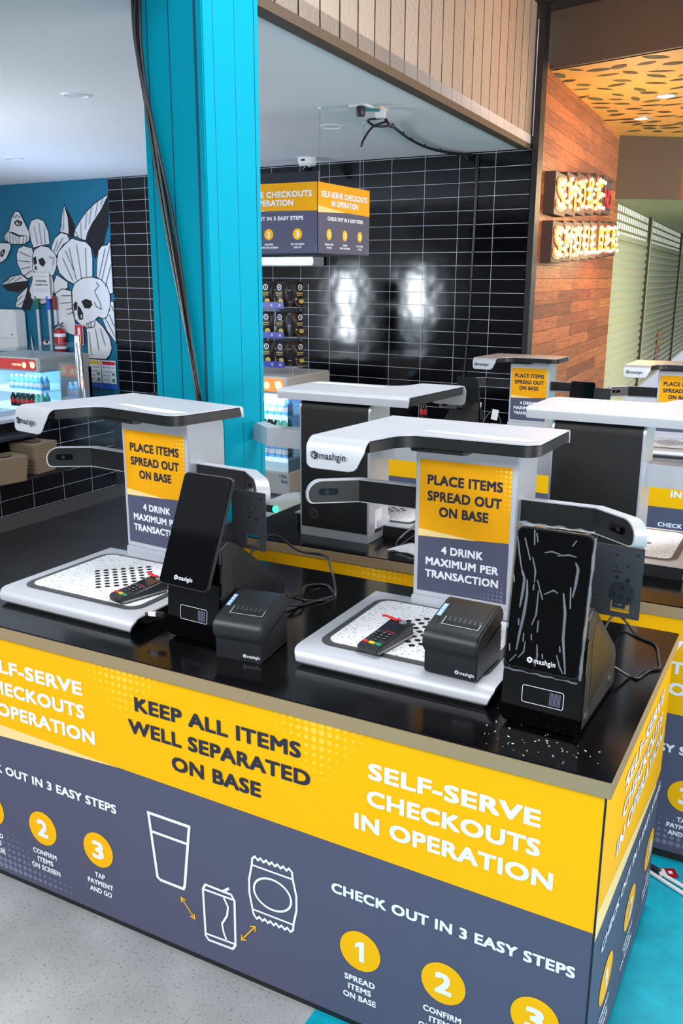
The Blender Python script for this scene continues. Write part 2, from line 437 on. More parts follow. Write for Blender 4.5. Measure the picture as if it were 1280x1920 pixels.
def words_on(parent, m, fn, h, rows, note=None):
    """one lettering part per printed line: rows of (text, u0, u1, baseline, cap height)"""
    for r in rows:
        t = MB(); t.text(r[0], r[1], r[2], r[3], r[4], fn, h, m); o = t.build('lettering', parent, smooth=0)
        if note: o['label'] = note
def thing(name, label, cat, loc=(0,0,0), rz=0.0, group=None):
    o = bpy.data.objects.new(name, None); COL.objects.link(o); o.empty_display_size = 0.1
    o.location = loc; o.rotation_euler = (0, 0, rz)
    o['label'] = label; o['category'] = cat
    if group: o['group'] = group
    return o
def tag(o, label, cat, group=None, kind=None):
    o['label'] = label; o['category'] = cat
    if group: o['group'] = group
    if kind: o['kind'] = kind
    return o
def struct(o, label=None):
    o['kind'] = 'structure'
    if label: o['label'] = label
    return o
def dup(root, loc, rz, label, group=None):
    r = root.copy(); COL.objects.link(r); r.location = loc; r.rotation_euler = (0, 0, rz)
    r['label'] = label
    if group: r['group'] = group
    def rec(a, b):
        for ch in list(a.children):
            c = ch.copy(); COL.objects.link(c); c.parent = b; rec(ch, c)
    rec(root, r)
    return r
def rrect(x0, x1, y0, y1, r, n=6):
    if not isinstance(r, (list, tuple)): r = [r]*4
    P = []
    for (cx, cy, a0, rr) in ((x1-r[0], y0+r[0], -PI/2, r[0]), (x1-r[1], y1-r[1], 0, r[1]), (x0+r[2], y1-r[2], PI/2, r[2]), (x0+r[3], y0+r[3], PI, r[3])):
        if rr < 1e-6: P.append((cx, cy)); continue
        for i in range(n+1):
            a = a0+PI/2*i/n; P.append((cx+rr*math.cos(a), cy+rr*math.sin(a)))
    return P
def arc(cx, cy, r, a0, a1, n=6):
    return [(cx+r*math.cos(math.radians(a0+(a1-a0)*i/n)), cy+r*math.sin(math.radians(a0+(a1-a0)*i/n))) for i in range(n+1)]
FRONT = lambda y0: (lambda u, v, h: (u, y0-h, v))
RIGHT = lambda x0: (lambda u, v, h: (x0+h, u, v))
TOPZ = lambda z0: (lambda u, v, h: (u, v, z0+h))
def logo(mb, u0, u1, v0, hgt, fn, h, ink, back):
    """hexagon badge with a six-rayed star, then the lower-case word"""
    r = hgt*0.62; c = (u0+r, v0+hgt*0.52)
    mb.flat([(c[0]+r*math.cos(PI/2+PI/3*i), c[1]+r*math.sin(PI/2+PI/3*i)) for i in range(6)], fn, h, ink)
    for i in range(3):
        a = PI/2+PI/3*i
        d = (math.cos(a)*r*0.72, math.sin(a)*r*0.72)
        mb.stroke([(c[0]-d[0], c[1]-d[1]), (c[0]+d[0], c[1]+d[1])], r*0.16, fn, h*1.5, back)
    mb.text('mashgin', u0+2.35*r, u1, v0-hgt*0.28, hgt*1.36, fn, h, ink, bold=0.0, full=True, weight=0.012)

# ================================================================== THE SETTING
WA = Vector((-2.044, 5.878, 0)); WU = Vector((-0.99865823, 0.05178549, 0)); WN = Vector((-0.05178549, -0.99865823, 0))
RZW = math.atan2(-WU.y, -WU.x)
CD = Vector((-0.0580415, 0.9983142, 0)); CN = Vector((0.9983142, 0.0580415, 0)); RZC = math.atan2(CD.y, CD.x)
def wallpt(s, z, off=0.0): return WA + WU*s + WN*off + Vector((0, 0, z))
def concpt(t, z, off=0.0): return WA + CD*t + CN*off + Vector((0, 0, z))
CEIL = 2.8

# floors
m = MB(); m.box(-9.5, -0.68, -5, 0.06, -0.06, 0.0, CONCRETE); struct(m.build('floor', smooth=0), 'speckled grey concrete floor in front of the counter')
m = MB(); m.extr([(-0.68,-5), (6,-5), (6,20), (-1.86,20), (-1.86,0.06), (-0.68,0.06)], 'z', -0.06, 0.0, CYANFLOOR); struct(m.build('floor', smooth=0), 'bright turquoise painted floor round the counters')
m = MB(); m.box(-9.5, -1.86, 0.06, 6.6, -0.06, 0.0, FTILE); struct(m.build('floor', smooth=0), 'charcoal floor tiles behind the serving line')

# back wall, tiled part, with the painted mural part further left
m = MB(); m.box(-4.361, 0.30, 0.0, 0.12, 0.0, CEIL, TILE)
o = m.build('wall_back', smooth=0, loc=tuple(WA+WU*0.284)); o.rotation_euler = (0, 0, RZW); struct(o, 'glossy black tiled back wall')
TEAL = mat('teal_wall_paint', (0,108,140), 0.6, var=0.04)
m = MB(); m.box(-4.6, 0.0, 0.0, 0.12, 0.0, CEIL, TEAL)
o = m.build('wall_mural', smooth=0, loc=tuple(WA+WU*4.645)); o.rotation_euler = (0, 0, RZW); struct(o, 'teal wall painted with white flowers and skulls')
mural_wall = o
m = MB(); m.box(0.025, 0.075, -0.012, 0.10, 0.0, 3.83, BLACK_T)
o = m.build('trim_corner', smooth=0, loc=tuple(WA)); o.rotation_euler = (0, 0, RZW); struct(o, 'black corner trim between tile and timber')

# kitchen ceiling
m = MB()
p0 = concpt(-4.6, 0); p1 = concpt(0.12, 0)
m.extr([(p0.x,p0.y), (p1.x,p1.y), (-2.2,6.1), (-9.5,6.6), (-9.5,-1.0), (p0.x,-1.0)], 'z', CEIL, CEIL+0.1, CEIL_W); struct(m.build('ceiling', smooth=0), 'plain white ceiling over the kitchen')

# bulkhead of vertical boards above the kitchen opening
m = MB(); m.box(-4.35, 0.06, 0.0, 0.06, CEIL+0.03, 4.1, BOARD); m.box(-4.35, 0.06, -0.006, 0.07, CEIL-0.012, CEIL+0.03, BROWN_D)
o = m.build('wall_bulkhead', smooth=0, loc=tuple(WA)); o.rotation_euler = (0, 0, RZC); struct(o, 'taupe boarded bulkhead over the opening')

# timber wall beyond the corner
m = MB(); m.box(0.0, 4.2, 0.0, 0.06, 0.0, 3.46, WOOD)
o = m.build('wall_timber', smooth=0, loc=tuple(WA+CD*0.09+CN*0.062)); o.rotation_euler = (0, 0, RZC); struct(o, 'warm timber board wall')

# hall ceilings and fascias
m = MB(); m.box(-2.2, 6, -5, 6.3, 3.84, 3.92, mat('hall_ceiling_brown',(46,38,36),.7)); struct(m.build('ceiling', smooth=0), 'dark brown hall ceiling')
m = MB(); m.extr([(-2.09,6.23),(-2.05,6.15),(3.5,4.55),(3.5,4.65)], 'z', 3.42, 3.86, BROWN_D); struct(m.build('trim_fascia', smooth=0), 'dark brown fascia over the leaf ceiling')
PANEL_O = mat('amber_ceiling_panel', (228,170,84), 0.5, var=0.08, nscale=3)
LEAF_D = mat('leaf_cutout_dark', (66,56,40), 0.7, var=0.2)
LEAF_G = mat('leaf_cutout_green', (92,92,52), 0.7, var=0.2)
m = MB()
m.extr([(-2.09,6.2),(3.6,4.55),(3.6,14.8),(-1.588,10.45),(-2.35,9.9)], 'z', 3.42, 3.46, PANEL_O)
rl = random.Random(4)
def leafpoly(c, ln, wd, a):
    P = []
    for i in range(9):
        t = i/8; P.append((ln*(t-.5), wd*math.sin(PI*t)**0.8*0.5))
    for i in range(7, 0, -1):
        t = i/8; P.append((ln*(t-.5), -wd*math.sin(PI*t)**0.8*0.5))
    ca, sa = math.cos(a), math.sin(a)
    return [(c[0]+x*ca-y*sa, c[1]+x*sa+y*ca) for x, y in P]
placed = []
k = 0
while k < 2600:
    x = rl.uniform(-2.1, 2.2); y = rl.uniform(5.4, 10.6)
    if y < 6.3-0.29*(x+2.05) or x < -2.0-0.058*(y-5.9) or y > 10.2+1.0*(x+1.6)*0.8: k += 1; continue
    k += 1
    if any((x-a)**2+(y-b)**2 < 0.030 for a, b in placed): continue
    placed.append((x, y))
    m.flat(list(reversed(leafpoly((x, y), rl.uniform(0.14,0.24), rl.uniform(0.05,0.11), rl.gauss(0.25,0.55)))), lambda u, v, h: (u, v, 3.42-h), 0.003, LEAF_D if rl.random() < .7 else LEAF_G)
struct(m.build('ceiling', smooth=0), 'amber ceiling panel with leaf cut-outs')
m = MB(); m.extr([(-2.32,9.95),(-1.588,10.47),(-1.56,10.42),(-2.28,9.88)], 'z', 2.72, 3.42, BROWN_D); m.extr([(-1.588,10.47),(3.6,14.85),(3.65,14.8),(-1.56,10.42)], 'z', 2.72, 3.42, BROWN_R)
struct(m.build('trim_fascia', smooth=0), 'red-brown fascia at the far edge of the leaf ceiling')
PANEL_G = mat('olive_ceiling_panel', (150,140,96), 0.6, var=0.35, nscale=16, aniso=(2,7,1))
m = MB(); m.extr([(-2.4,9.9),(-1.6,10.47),(3.6,14.8),(3.6,24),(-3.2,24)], 'z', 2.72, 2.76, PANEL_G); struct(m.build('ceiling', smooth=0), 'low olive ceiling over the shutters')
m = MB(); m.box(-9.6, -9.5, -5, 7, 0, 3, CEIL_W); struct(m.build('wall_left', smooth=0))
m = MB(); m.box(-9.6, 6, -5.1, -5, 0, 4, mat('hall_wall_grey', (150,150,152), 0.7)); struct(m.build('wall_front', smooth=0))
m = MB(); m.box(6, 6.1, -5, 24, 0, 4, mat('hall_wall_grey', (150,150,152), 0.7)); struct(m.build('wall_right', smooth=0))
m = MB(); m.box(-3.4, 6.1, 24, 24.1, 0, 3, mat('hall_wall_grey', (150,150,152), 0.7)); struct(m.build('wall_far', smooth=0))

# column clad in turquoise boards
cx0, cx1, cy0, cy1 = -2.02, -1.75, 1.14, 1.49
m = MB()
m.box(cx0, cx1, cy0, cy1, 0, 4.0, CYAN_P, 0.004)
col = struct(m.build('trim_column'), 'turquoise clad column beside the counters')
m = MB()
for x in (cx0+0.03, cx0+0.125): m.box(x, x+0.004, cy0-0.001, cy0+0.004, 0, 4.0, CYAN_D)
m.box(cx1-0.036, cx1-0.026, cy0-0.0015, cy0+0.004, 0, 4.0, CYAN_D)
for y in (cy0+0.06, cy0+0.19): m.box(cx1-0.004, cx1+0.0008, y, y+0.0015, 0, 4.0, CYAN_D)
m.box(cx1-0.004, cx1+0.001, cy1-0.035, cy1-0.031, 0, 4.0, CYAN_D)
m.build('panel_joint', col)

# low tiled serving wall on the far left
m = MB(); m.box(-5.1, -4.85, 1.4, 3.98, 0.0, 0.78, TILE_Y)
lw = struct(m.build('wall_serving', smooth=0), 'low black tiled wall under the glass screen')
m = MB(); m.box(-4.865, -4.838, 1.4, 4.5, 0.0, 0.105, mat('grey_coving', (58,60,63), 0.6)); struct(m.build('baseboard_left', smooth=0))
m = MB(); m.box(-5.1, -4.9, 3.98, 4.9, 0.0, 0.78, mat('dark_cabinet', (30,32,36), 0.5)); struct(m.build('wall_serving', smooth=0), 'plain dark end of the serving wall')
m = MB(); m.box(-5.2, -4.84, 1.4, 4.0, 0.78, 0.80, SILVER); m.box(-4.85,-4.66,1.4,2.99,0.69,0.71,NAVY); m.extr([(-4.85,0.69),(-4.66,0.69),(-4.85,0.52)],'y',2.95,2.99,NAVY)
struct(m.build('trim_worktop', smooth=0), 'steel worktop on the serving wall')

# ================================================================== COUNTERS
def block_graphics(panel, cx, fn, zo=0.0, sx=1.0, which=(0,1,2), pan_rest=None):
    """the printed sign block: headline, second headline and the three numbered steps"""
    X = lambda a: cx+a*sx
    rows = [('SELF-SERVE', X(-.197), X(.197), .710+zo, .0405), ('CHECKOUTS', X(-.200), X(.200), .642+zo, .0405), ('IN OPERATION', X(-.231), X(.231), .573+zo, .0405), ('CHECK OUT IN 3 EASY STEPS', X(-.291), X(.291), .380+zo, .0275)]
    steps = ((-.213, '1', ('SPREAD','ITEMS','ON BASE'), (.082,.062,.089)), (0.0, '2', ('CONFIRM','ITEMS','ON SCREEN'), (.094,.062,.114)), (.213, '3', ('TAP','PAYMENT','AND GO'), (.038,.095,.082)))
    for i in which:
        dx, n, ls, ws = steps[i]
        for k, (l, w) in enumerate(zip(ls, ws)): rows.append((l, X(dx-w/2), X(dx+w/2), .150-.0255*k+zo, .0165))
    words_on(panel, WHITE_P, fn, .0016, rows)
    for i in which:
        dx, n, ls, ws = steps[i]
        b = MB(); b.disc((X(dx), .242+zo), .054*sx, fn, .0014, YEL, 36, .054)
        w = .026 if n == '1' else .042
        b.text(n, X(dx-w/2), X(dx+w/2), .214+zo, .056, fn, .0020, WHITE_P)
        b.build('step_badge', panel, smooth=0)
def halftone(mb, u0, v0, nu, nv, pitch, rfun, fn, h, m, keep=None):
    for i in range(nu):
        for j in range(nv):
            c = (u0+i*pitch, v0-j*pitch)
            r = rfun(i, j)
            if r > 0.0012 and (keep is None or keep(c)): mb.disc(c, r, fn, h, m, 10)

def counter(name, label, x0, x1, y0, y1, hgt, group):
    t = thing(name, label, 'counter', ((x0+x1)/2, (y0+y1)/2, 0), 0, group)
    ox, oy = (x0+x1)/2, (y0+y1)/2
    a, b, c, d = x0-ox, x1-ox, y0-oy, y1-oy
    m = MB(); m.box(a+.0015, b-.0015, c+.0015, d-.0015, hgt-.0035, hgt, BLACKTOP, .001); m.box(a+.014, b-.014, c+.014, d-.014, hgt-.03, hgt-.0035, BLACKTOP); ct = m.build('countertop', t)
    m = MB(); B = .0386; z1 = hgt-.0036
    m.box(a, b, c, c+.0135, hgt-B, z1, BRONZE, .0012); m.box(a, b, d-.0135, d, hgt-B, z1, BRONZE, .0012)
    m.box(a, a+.0135, c+.0135, d-.0135, hgt-B, z1, BRONZE, .0012); m.box(b-.0135, b, c+.0135, d-.0135, hgt-B, z1, BRONZE, .0012)
    m.build('edge_band', t)
    m = MB(); m.box(a+.03, b-.03, c+.03, d-.03, 0.0, .036, KICK); m.build('toe_kick', t)
    m = MB(); m.box(a+.014, b-.014, c+.016, d-.016, .034, hgt-.031, SLATE); m.build('carcass', t)
    return t, (a, b, c, d)

# ---- front counter
CT1, (a, b, c, d) = counter('checkout_counter', 'nearest checkout counter, its whole yellow and slate front facing the camera', -1.868, 0.0, 0.0, 0.858, H, 'printed checkout counters')
ox, oy = -0.934, 0.429
fn = FRONT(c+.0125); TX = lambda x: x-ox
m = MB(); m.box(a+.012, b-.010, c+.0125, c+.018, .034, H-.0386, SLATE)
m.flat([(a+.012,.540-.012),(TX(-1.72),.540),(TX(-1.274),.5265),(TX(-.0126),.5025),(b-.010,.5023),(b-.010,H-.0387),(a+.012,H-.0387)], fn, .0004, YEL)
m.flat([(a+.012,.500),(TX(-1.724),.504),(TX(-1.274),.5265),(TX(-1.72),.541),(a+.012,.545)], fn, .0008, CREAM)
inyel = lambda q: .56 < q[1] < H-.045
halftone(m, TX(-1.42), .812, 17, 8, .0205, lambda i, j: .0092-.0016*abs(i-8.5)*0.62-.0011*j*(0.9), fn, .0008, YEL2, inyel)
halftone(m, TX(-.815), .812, 15, 8, .0205, lambda i, j: .0100-.0016*abs(i-7.5)*0.75-.0011*j*0.9, fn, .0008, YEL2, inyel)
indk = lambda q: .04 < q[1] < .30 and q[0] > a+.02 and q[0] < b-.02
halftone(m, TX(-1.86), .20, 19, 8, .0205, lambda i, j: .0012+.0012*j-.00042*max(0, i-6)*1.2, fn, .0006, SLATE2, indk)
halftone(m, TX(-.34), .19, 17, 8, .0205, lambda i, j: .0006+.0013*j-.00010*max(0, 12-i), fn, .0006, SLATE2, indk)
fp = m.build('front_panel', CT1, smooth=0)
block_graphics(fp, TX(-.333), fn)
block_graphics(fp, TX(-1.584), fn)
words_on(fp, INK, fn, .0016, [('KEEP ALL ITEMS', TX(-1.206), TX(-.706), .711, .0405), ('WELL SEPARATED', TX(-1.231), TX(-.681), .643, .0405), ('ON BASE', TX(-1.092), TX(-.820), .573, .0405)], 'dark lettering on yellow')
def shift(P): return [(TX(x), z) for x, z in P]
LW = .0085
m = MB(); m.stroke(shift([(-1.18,.421),(-1.045,.421),(-1.068,.235),(-1.073,.224),(-1.150,.224),(-1.160,.230)]), LW, fn, .0016, WHITE_P, True); m.stroke(shift([(-1.172,.367),(-1.054,.367)]), LW*.9, fn, .0018, WHITE_P); m.build('drink_icon', fp, smooth=0)
m = MB(); m.stroke(shift([(-1.0,.264),(-1.008,.248),(-1.005,.106),(-.996,.095),(-.918,.098),(-.909,.113),(-.908,.248),(-.918,.263)]), LW*.8, fn, .0016, WHITE_P, True)
m.stroke(shift([(-1.006,.248),(-.911,.250)]), LW*.7, fn, .0018, WHITE_P); m.stroke(shift([(-1.005,.112),(-.910,.116)]), LW*.7, fn, .0018, WHITE_P)
m.stroke(shift([(-.942,.246),(-.929,.222),(-.933,.194),(-.95,.163),(-.945,.136),(-.936,.116)]), LW*.7, fn, .0018, WHITE_P); m.stroke(shift([(-.945,.262),(-.924,.280)]), LW*.9, fn, .0018, WHITE_P); m.build('can_icon', fp, smooth=0)
m = MB(); zz = []
for i in range(15): zz.append((-.850+.0083*i, .394+(.008 if i % 2 else 0)))
rgt = [(-.732,.375),(-.722,.330),(-.722,.290),(-.731,.247)]
low = [(-.7325-.0083*i, .229-(.008 if i % 2 else 0)) for i in range(15)]
lft = [(-.851,.237),(-.861,.290),(-.861,.330),(-.852,.374)]
m.stroke(shift(zz+rgt+low+lft), LW*.7, fn, .0016, WHITE_P, True)
m.stroke(shift([(-.851,.375),(-.733,.375)]), LW*.6, fn, .0018, WHITE_P); m.stroke(shift([(-.852,.245),(-.732,.245)]), LW*.6, fn, .0018, WHITE_P)
m.stroke([(TX(-.792)+.055*math.cos(2*PI*i/28), .309+.044*math.sin(2*PI*i/28)) for i in range(28)], LW*.7, fn, .0018, WHITE_P, True); m.build('crisps_icon', fp, smooth=0)
for (p, q) in (((-1.082,.195),(-1.039,.143)), ((-.889,.138),(-.846,.195))):
    m = MB(); P = Vector((TX(p[0]),p[1])); Q = Vector((TX(q[0]),q[1])); D = (Q-P).normalized(); E_ = Vector((-D.y,D.x))
    m.stroke([tuple(P), tuple(Q)], .0035, fn, .0016, YEL)
    for e, s in ((P, 1), (Q, -1)): m.stroke([tuple(e+D*s*.013+E_*.009), tuple(e), tuple(e+D*s*.013-E_*.009)], .0035, fn, .0018, YEL)
    m.build('arrow_icon', fp, smooth=0)
# right end panel
TY = lambda y: y-oy
fe = RIGHT(b-.0105)
m = MB(); m.box(b-.016, b-.0105, c+.018, d-.016, .034, H-.0386, SLATE)
m.flat([(c+.018,.535),(TY(.044),.53),(TY(.763),.445),(d-.016,.445),(d-.016,H-.0387),(c+.018,H-.0387)], fe, .0004, YEL)
m.flat([(c+.018,.478),(TY(.763),.437),(TY(.763),.449),(c+.018,.545)], fe, .0008, CREAM)
halftone(m, TY(.62), .20, 12, 8, .0205, lambda i, j: .0006+.0012*j, fe, .0006, SLATE2, lambda q: .045 < q[1] and q[0] < d-.03)
ep = m.build('end_panel', CT1, smooth=0)
block_graphics(ep, TY(.481), fe, 0.0, 1.29)
m = MB(); m.box(b-.0135, b-.0095, c+.0118, c+.0165, .034, H-.0386, KICK); m.build('corner_joint', CT1, smooth=0)

# ---- middle counter
CT2, (a, b, c, d) = counter('checkout_counter', 'middle checkout counter, only its yellow strip and far right end showing behind the nearest one', -1.66, 1.2, 1.073, 1.93, H, 'printed checkout counters')
ox, oy = -0.23, (1.073+1.93)/2; TX = lambda x: x-ox
fn = FRONT(c+.0125)
m = MB(); m.box(a+.012, b-.010, c+.0125, c+.018, .05, H-.0386, SLATE)
m.flat([(a+.012,.535),(TX(-.5),.512),(b-.010,.505),(b-.010,H-.0387),(a+.012,H-.0387)], fn, .0004, YEL)
halftone(m, TX(-1.21), .812, 17, 5, .0205, lambda i, j: .0092-.0016*abs(i-8.5)*0.62-.0011*j*(0.9), fn, .0008, YEL2)
halftone(m, TX(-.19), .19, 17, 8, .0205, lambda i, j: .0008+.0013*j-.00010*max(0, 12-i), fn, .0006, SLATE2, lambda q: q[1] > .06)
fp = m.build('front_panel', CT2, smooth=0); block_graphics(fp, TX(-.170), fn)

# ---- far counter (a little lower)
H3 = 0.71
CT3, (a, b, c, d) = counter('checkout_counter', 'farthest checkout counter, standing before the black tiled wall and timber wall', -2.8, 1.3, 4.11, 4.97, H3, 'printed checkout counters')
ox, oy = -.75, 4.54; TX = lambda x: x-ox
fn = FRONT(c+.0125)
m = MB(); m.box(a+.012, b-.010, c+.0125, c+.018, .034, H3-.0386, SLATE)
m.flat([(a+.012,.424),(b-.010,.420),(b-.010,H3-.0387),(a+.012,H3-.0387)], fn, .0004, YEL)
fp = m.build('front_panel', CT3, smooth=0); block_graphics(fp, TX(-.26), fn, -0.082)

# ================================================================== SCANNERS
def make_scanner(label, loc, group):
    t = thing('self_checkout_scanner', label, 'scanner', loc, 0, group)
    # --- base plate: folded metal sheet with a rolled front lip
    m = MB()
    prof = [(.045,.045,0),( -.385,.045,0)]
    for i in range(1, 9):
        an = math.radians(90+ (100)*i/8)
        prof.append((-.400+.034*math.cos(an)*1.0, .011+.034*math.sin(an), max(0, (i-3))/5*.014))
    prof[-1] = (prof[-1][0]+.010, .004, .022)
    xa, xb = -.282, .240
    vs, fs = [], []
    for y, z, ins in prof:
        vs += [(xa+ins, y, z), (xb-ins, y, z)]
    n = len(prof)
    for y, z, ins in prof:                                   # inner skin
        k = 0.004
        vs += [(xa+ins, y+(k if z < .04 else 0), z-k), (xb-ins, y+(k if z < .04 else 0), z-k)]
    for i in range(n-1):
        fs.append((2*i, 2*i+1, 2*i+3, 2*i+2)); fs.append((2*n+2*i, 2*n+2*i+2, 2*n+2*i+3, 2*n+2*i+1))
        fs.append((2*i, 2*i+2, 2*n+2*i+2, 2*n+2*i)); fs.append((2*i+1, 2*n+2*i+1, 2*n+2*i+3, 2*i+3))
    fs.append((0, 2*n, 2*n+1, 1)); fs.append((2*n-2, 2*n-1, 4*n-1, 4*n-2))
    m.faces(vs, fs, SILVER_L)
    m.extr([(.045,.045),(.045,.004),(-.30,.004),(-.375,.016),(-.392,.041),(-.385,.045)], 'x', xa, xa+.004, SILVER_L)
    m.extr([(.045,.041),(.045,.0),(-.30,.0),(-.372,.012),(-.388,.040)], 'x', xa+.0045, xb-.012, BLACK_M)
    base = m.build('base_plate', t)
    m = MB()
    m.extr(rrect(-.246, .204, -.380, -.004, .045), 'z', .045, .0475, TRAYRIM, .001)
    tray = m.build('weighing_tray', base)
    m = MB()
    m.extr(rrect(-.226, .184, -.360, -.018, .032), 'z', .0475, .0490, SPECK)
    cxx, cyy = -.021, -.175
    for i in range(-3, 4):
        for j in range(-3, 4):
            u = (i+j)*.0185; v = (i-j)*.0185
            if v+cyy > -.035: continue
            m.disc((cxx+u, cyy+v), .0085, TOPZ(.0490), .0003, HOLE, 16)
    m.build('speckled_insert', tray, smooth=0)
    # --- tower
    W = .1445; TOPT = .528
    m = MB()
    prof = [(0.0,.0),(0.0,TOPT)] + arc(.165-.055, TOPT-.055, .055, 90, 0, 8) + [(.165,.0)]
    m.extr(prof, 'x', -W, W, SILVER, .0025, 2)
    m.box(-W+.003, W-.003, -.0035, 0.0, .078, TOPT-.004, SILVER_F, .001)
    m.box(-W-.004, W+.004, -.006, .10, .040, .074, SILVER_F, .003)
    tower = m.build('tower', t)
    m = MB()                                                  # black back cover with rounded top
    prof = [(.12,TOPT+.0012)] + [(y, z) for y, z in arc(.165-.055, TOPT-.055, .0563, 88, 0, 8)][1:] + [(.1664,.034),(.150,.034),(.150,TOPT-.06)]
    m.extr(prof, 'x', -W+.008, W-.008, BLACK_M)
    B = lambda u, v, h: (u, .1664+h, v)
    for cx, cz in ((.075,.335),(.045,.085)):
        for r in range(11):
            nn = 9-abs(r-5)
            for k in range(nn):
                x = cx+(k-(nn-1)/2)*.0105
                m.flat([(x-.0042, cz+(r-5)*.0082-.0028),(x+.0042, cz+(r-5)*.0082-.0028),(x+.0042, cz+(r-5)*.0082+.0028),(x-.0042, cz+(r-5)*.0082+.0028)], B, .0004, HOLE)
    for x, z in ((-.125,.45),(.125,.45),(-.125,.06),(.125,.06),(.125,.26),(-.125,.26)): m.disc((x, z), .0025, B, .0006, GREY_P, 8)
    back = m.build('back_cover', tower)
    m = MB(); m.flat([(.035,.045),(.125,.045),(.125,.185),(.035,.185)], B, .0003, HOLE)
    for k, z in enumerate((.165,.150,.138,.126)): m.box(.050+.012*k, .060+.012*k, .1664, .169, z-.004, z+.004, GREY_P)
    m.lathe([(.0,0),(.022,0),(.022,.002),(.018,.003)], (0,0,0), GREY_P, 20, Matrix.Translation((.085,.1668,.085)) @ Matrix.Rotation(-PI/2, 4, 'X'))
    m.build('socket_plate', back)
    m = MB(); m.box(-W-.0010, -W, .060, .115, .030, .115, WHITE_PL); m.box(-W-.0014, -W, .060, .115, .030, .044, INK); m.build('rating_sticker', tower)
    # --- sign on the tower front
    fn = FRONT(-.0035)
    m = MB()
    u0, u1, v0, v1 = -.131, .128, .092, .466
    m.flat([(u0,v0),(u1,v0),(u1,.262),(u0,.250)], fn, .0006, SLATE)
    m.flat([(u0,.250),(u0+.17,.257),(u0,.272)], fn, .0010, CREAM)
    m.flat([(u0,.250),(u1,.262),(u1,v1),(u0,v1)], fn, .0006, SGN_YEL)
    halftone(m, u1-.054, v1-.012, 5, 9, .0125, lambda i, j: .0048-.0009*(4-i)-.0003*j, fn, .0009, YEL2)
    halftone(m, u1-.108, v0+.055, 9, 5, .0118, lambda i, j: .0050-.0006*(8-i)-.0007*(4-j), fn, .0009, SLATE2)
    sg = m.build('instruction_sign', t, smooth=0)
    words_on(sg, INK, fn, .0014, [(l, -.0015-w/2, -.0015+w/2, z, .0275) for l, w, z in (('PLACE ITEMS',.212,.398),('SPREAD OUT',.210,.353),('ON BASE',.140,.311))], 'dark lettering on amber')
    words_on(sg, WHITE_P, fn, .0014, [(l, -.0015-w/2, -.0015+w/2, z, .0225) for l, w, z in (('4 DRINK',.120,.206),('MAXIMUM PER',.210,.170),('TRANSACTION',.212,.134))], 'white lettering on slate')
    # --- hood: L-shaped plate with a drop lip at the front left
    Z1 = .547
    out = [(-.300,.180),(.222,.180)] + [(.216,-.02)] + arc(.166,-.043,.050, 0,-90,6)
    out += [(-.075,-.093)] + [(-.105,-.096),(-.128,-.108),(-.148,-.130)] + [(-.176,-.225),(-.340,-.225)]
    m = MB(); m.extr(out, 'z', Z1-.034, Z1-.003, BLACK_S, .003, 2); hb = m.build('hood', t)
    m = MB()
    out2 = [(x*1.0, y) for x, y in out]
    m.extr(out2, 'z', Z1-.003, Z1, SILVER_L)
    # back edge turned down
    vs = []
    for k in range(7):
        an = math.radians(90-90*k/6); vs += [(-.300, .180+.012*math.cos(an), Z1-.012+.012*math.sin(an)), (.222, .180+.012*math.cos(an), Z1-.012+.012*math.sin(an))]
    vs += [(-.300,.192,Z1-.036),(.222,.192,Z1-.036),(-.300,.189,Z1-.036),(.222,.189,Z1-.036),(-.300,.176,Z1-.004),(.222,.176,Z1-.004)]
    m.faces(vs, [(2*i,2*i+1,2*i+3,2*i+2) for i in range(9)] + [tuple(range(0,20,2)), tuple(range(19,0,-2))], SILVER_L)
    # front lip
    L0, L1 = (-.340,-.225), (-.176,-.225)
    rows = []
    for k in range(7):
        an = math.radians(90+ 80*k/6)
        rows.append((-.225+.032*math.cos(an), Z1-.032+.032*math.sin(an), .004*k/6, .003*k/6))
    rows += [(-.262, .500, .008, .012), (-.265, .482, .010, .020), (-.2665,.474,.016,.028), (-.267,.470,.026,.042)]
    vs = []
    for y, z, i0, i1 in rows: vs += [(L0[0]-.006*(min(1,(Z1-z)/.03))+i0*1.0, y, z), (L1[0]+.004-i1, y, z)]
    n = len(rows)
    for y, z, i0, i1 in rows: vs += [(L0[0]-.006*(min(1,(Z1-z)/.03))+i0*1.0, y+.003, z-.002), (L1[0]+.004-i1, y+.003, z-.002)]
    fs = []
    for i in range(n-1):
        fs += [(2*i,2*i+1,2*i+3,2*i+2),(2*n+2*i,2*n+2*i+2,2*n+2*i+3,2*n+2*i+1),(2*i,2*i+2,2*n+2*i+2,2*n+2*i),(2*i+1,2*n+2*i+1,2*n+2*i+3,2*i+3)]
    fs += [(2*n-2,2*n-1,4*n-1,4*n-2)]
    m.faces(vs, fs, SILVER_L)
    m.flat([(-.20,.50),(-.186,.513),(-.192,.47)], FRONT(-.235), 0, BLACK_S)
    hs = m.build('hood_skin', hb)
    m = MB(); logo(m, -.324, -.222, .494, .0185, FRONT(-.2585), .0085, INK, SILVER_L); m.build('emblem', hs, smooth=0)
    m = MB(); m.flat([(-.115,-.034),(-.10,-.018),(.20,-.020),(.185,-.060),(.10,-.068)], TOPZ(Z1), .0008, WHITE_P); m.build('label_strip', hs, smooth=0)
    m = MB(); m.extr([(-.135,-.060),(.035,-.060),(.020,-.085),(-.125,-.085)], 'z', Z1-.046, Z1-.034, BLACK_S, .003); m.build('camera_housing', hb)
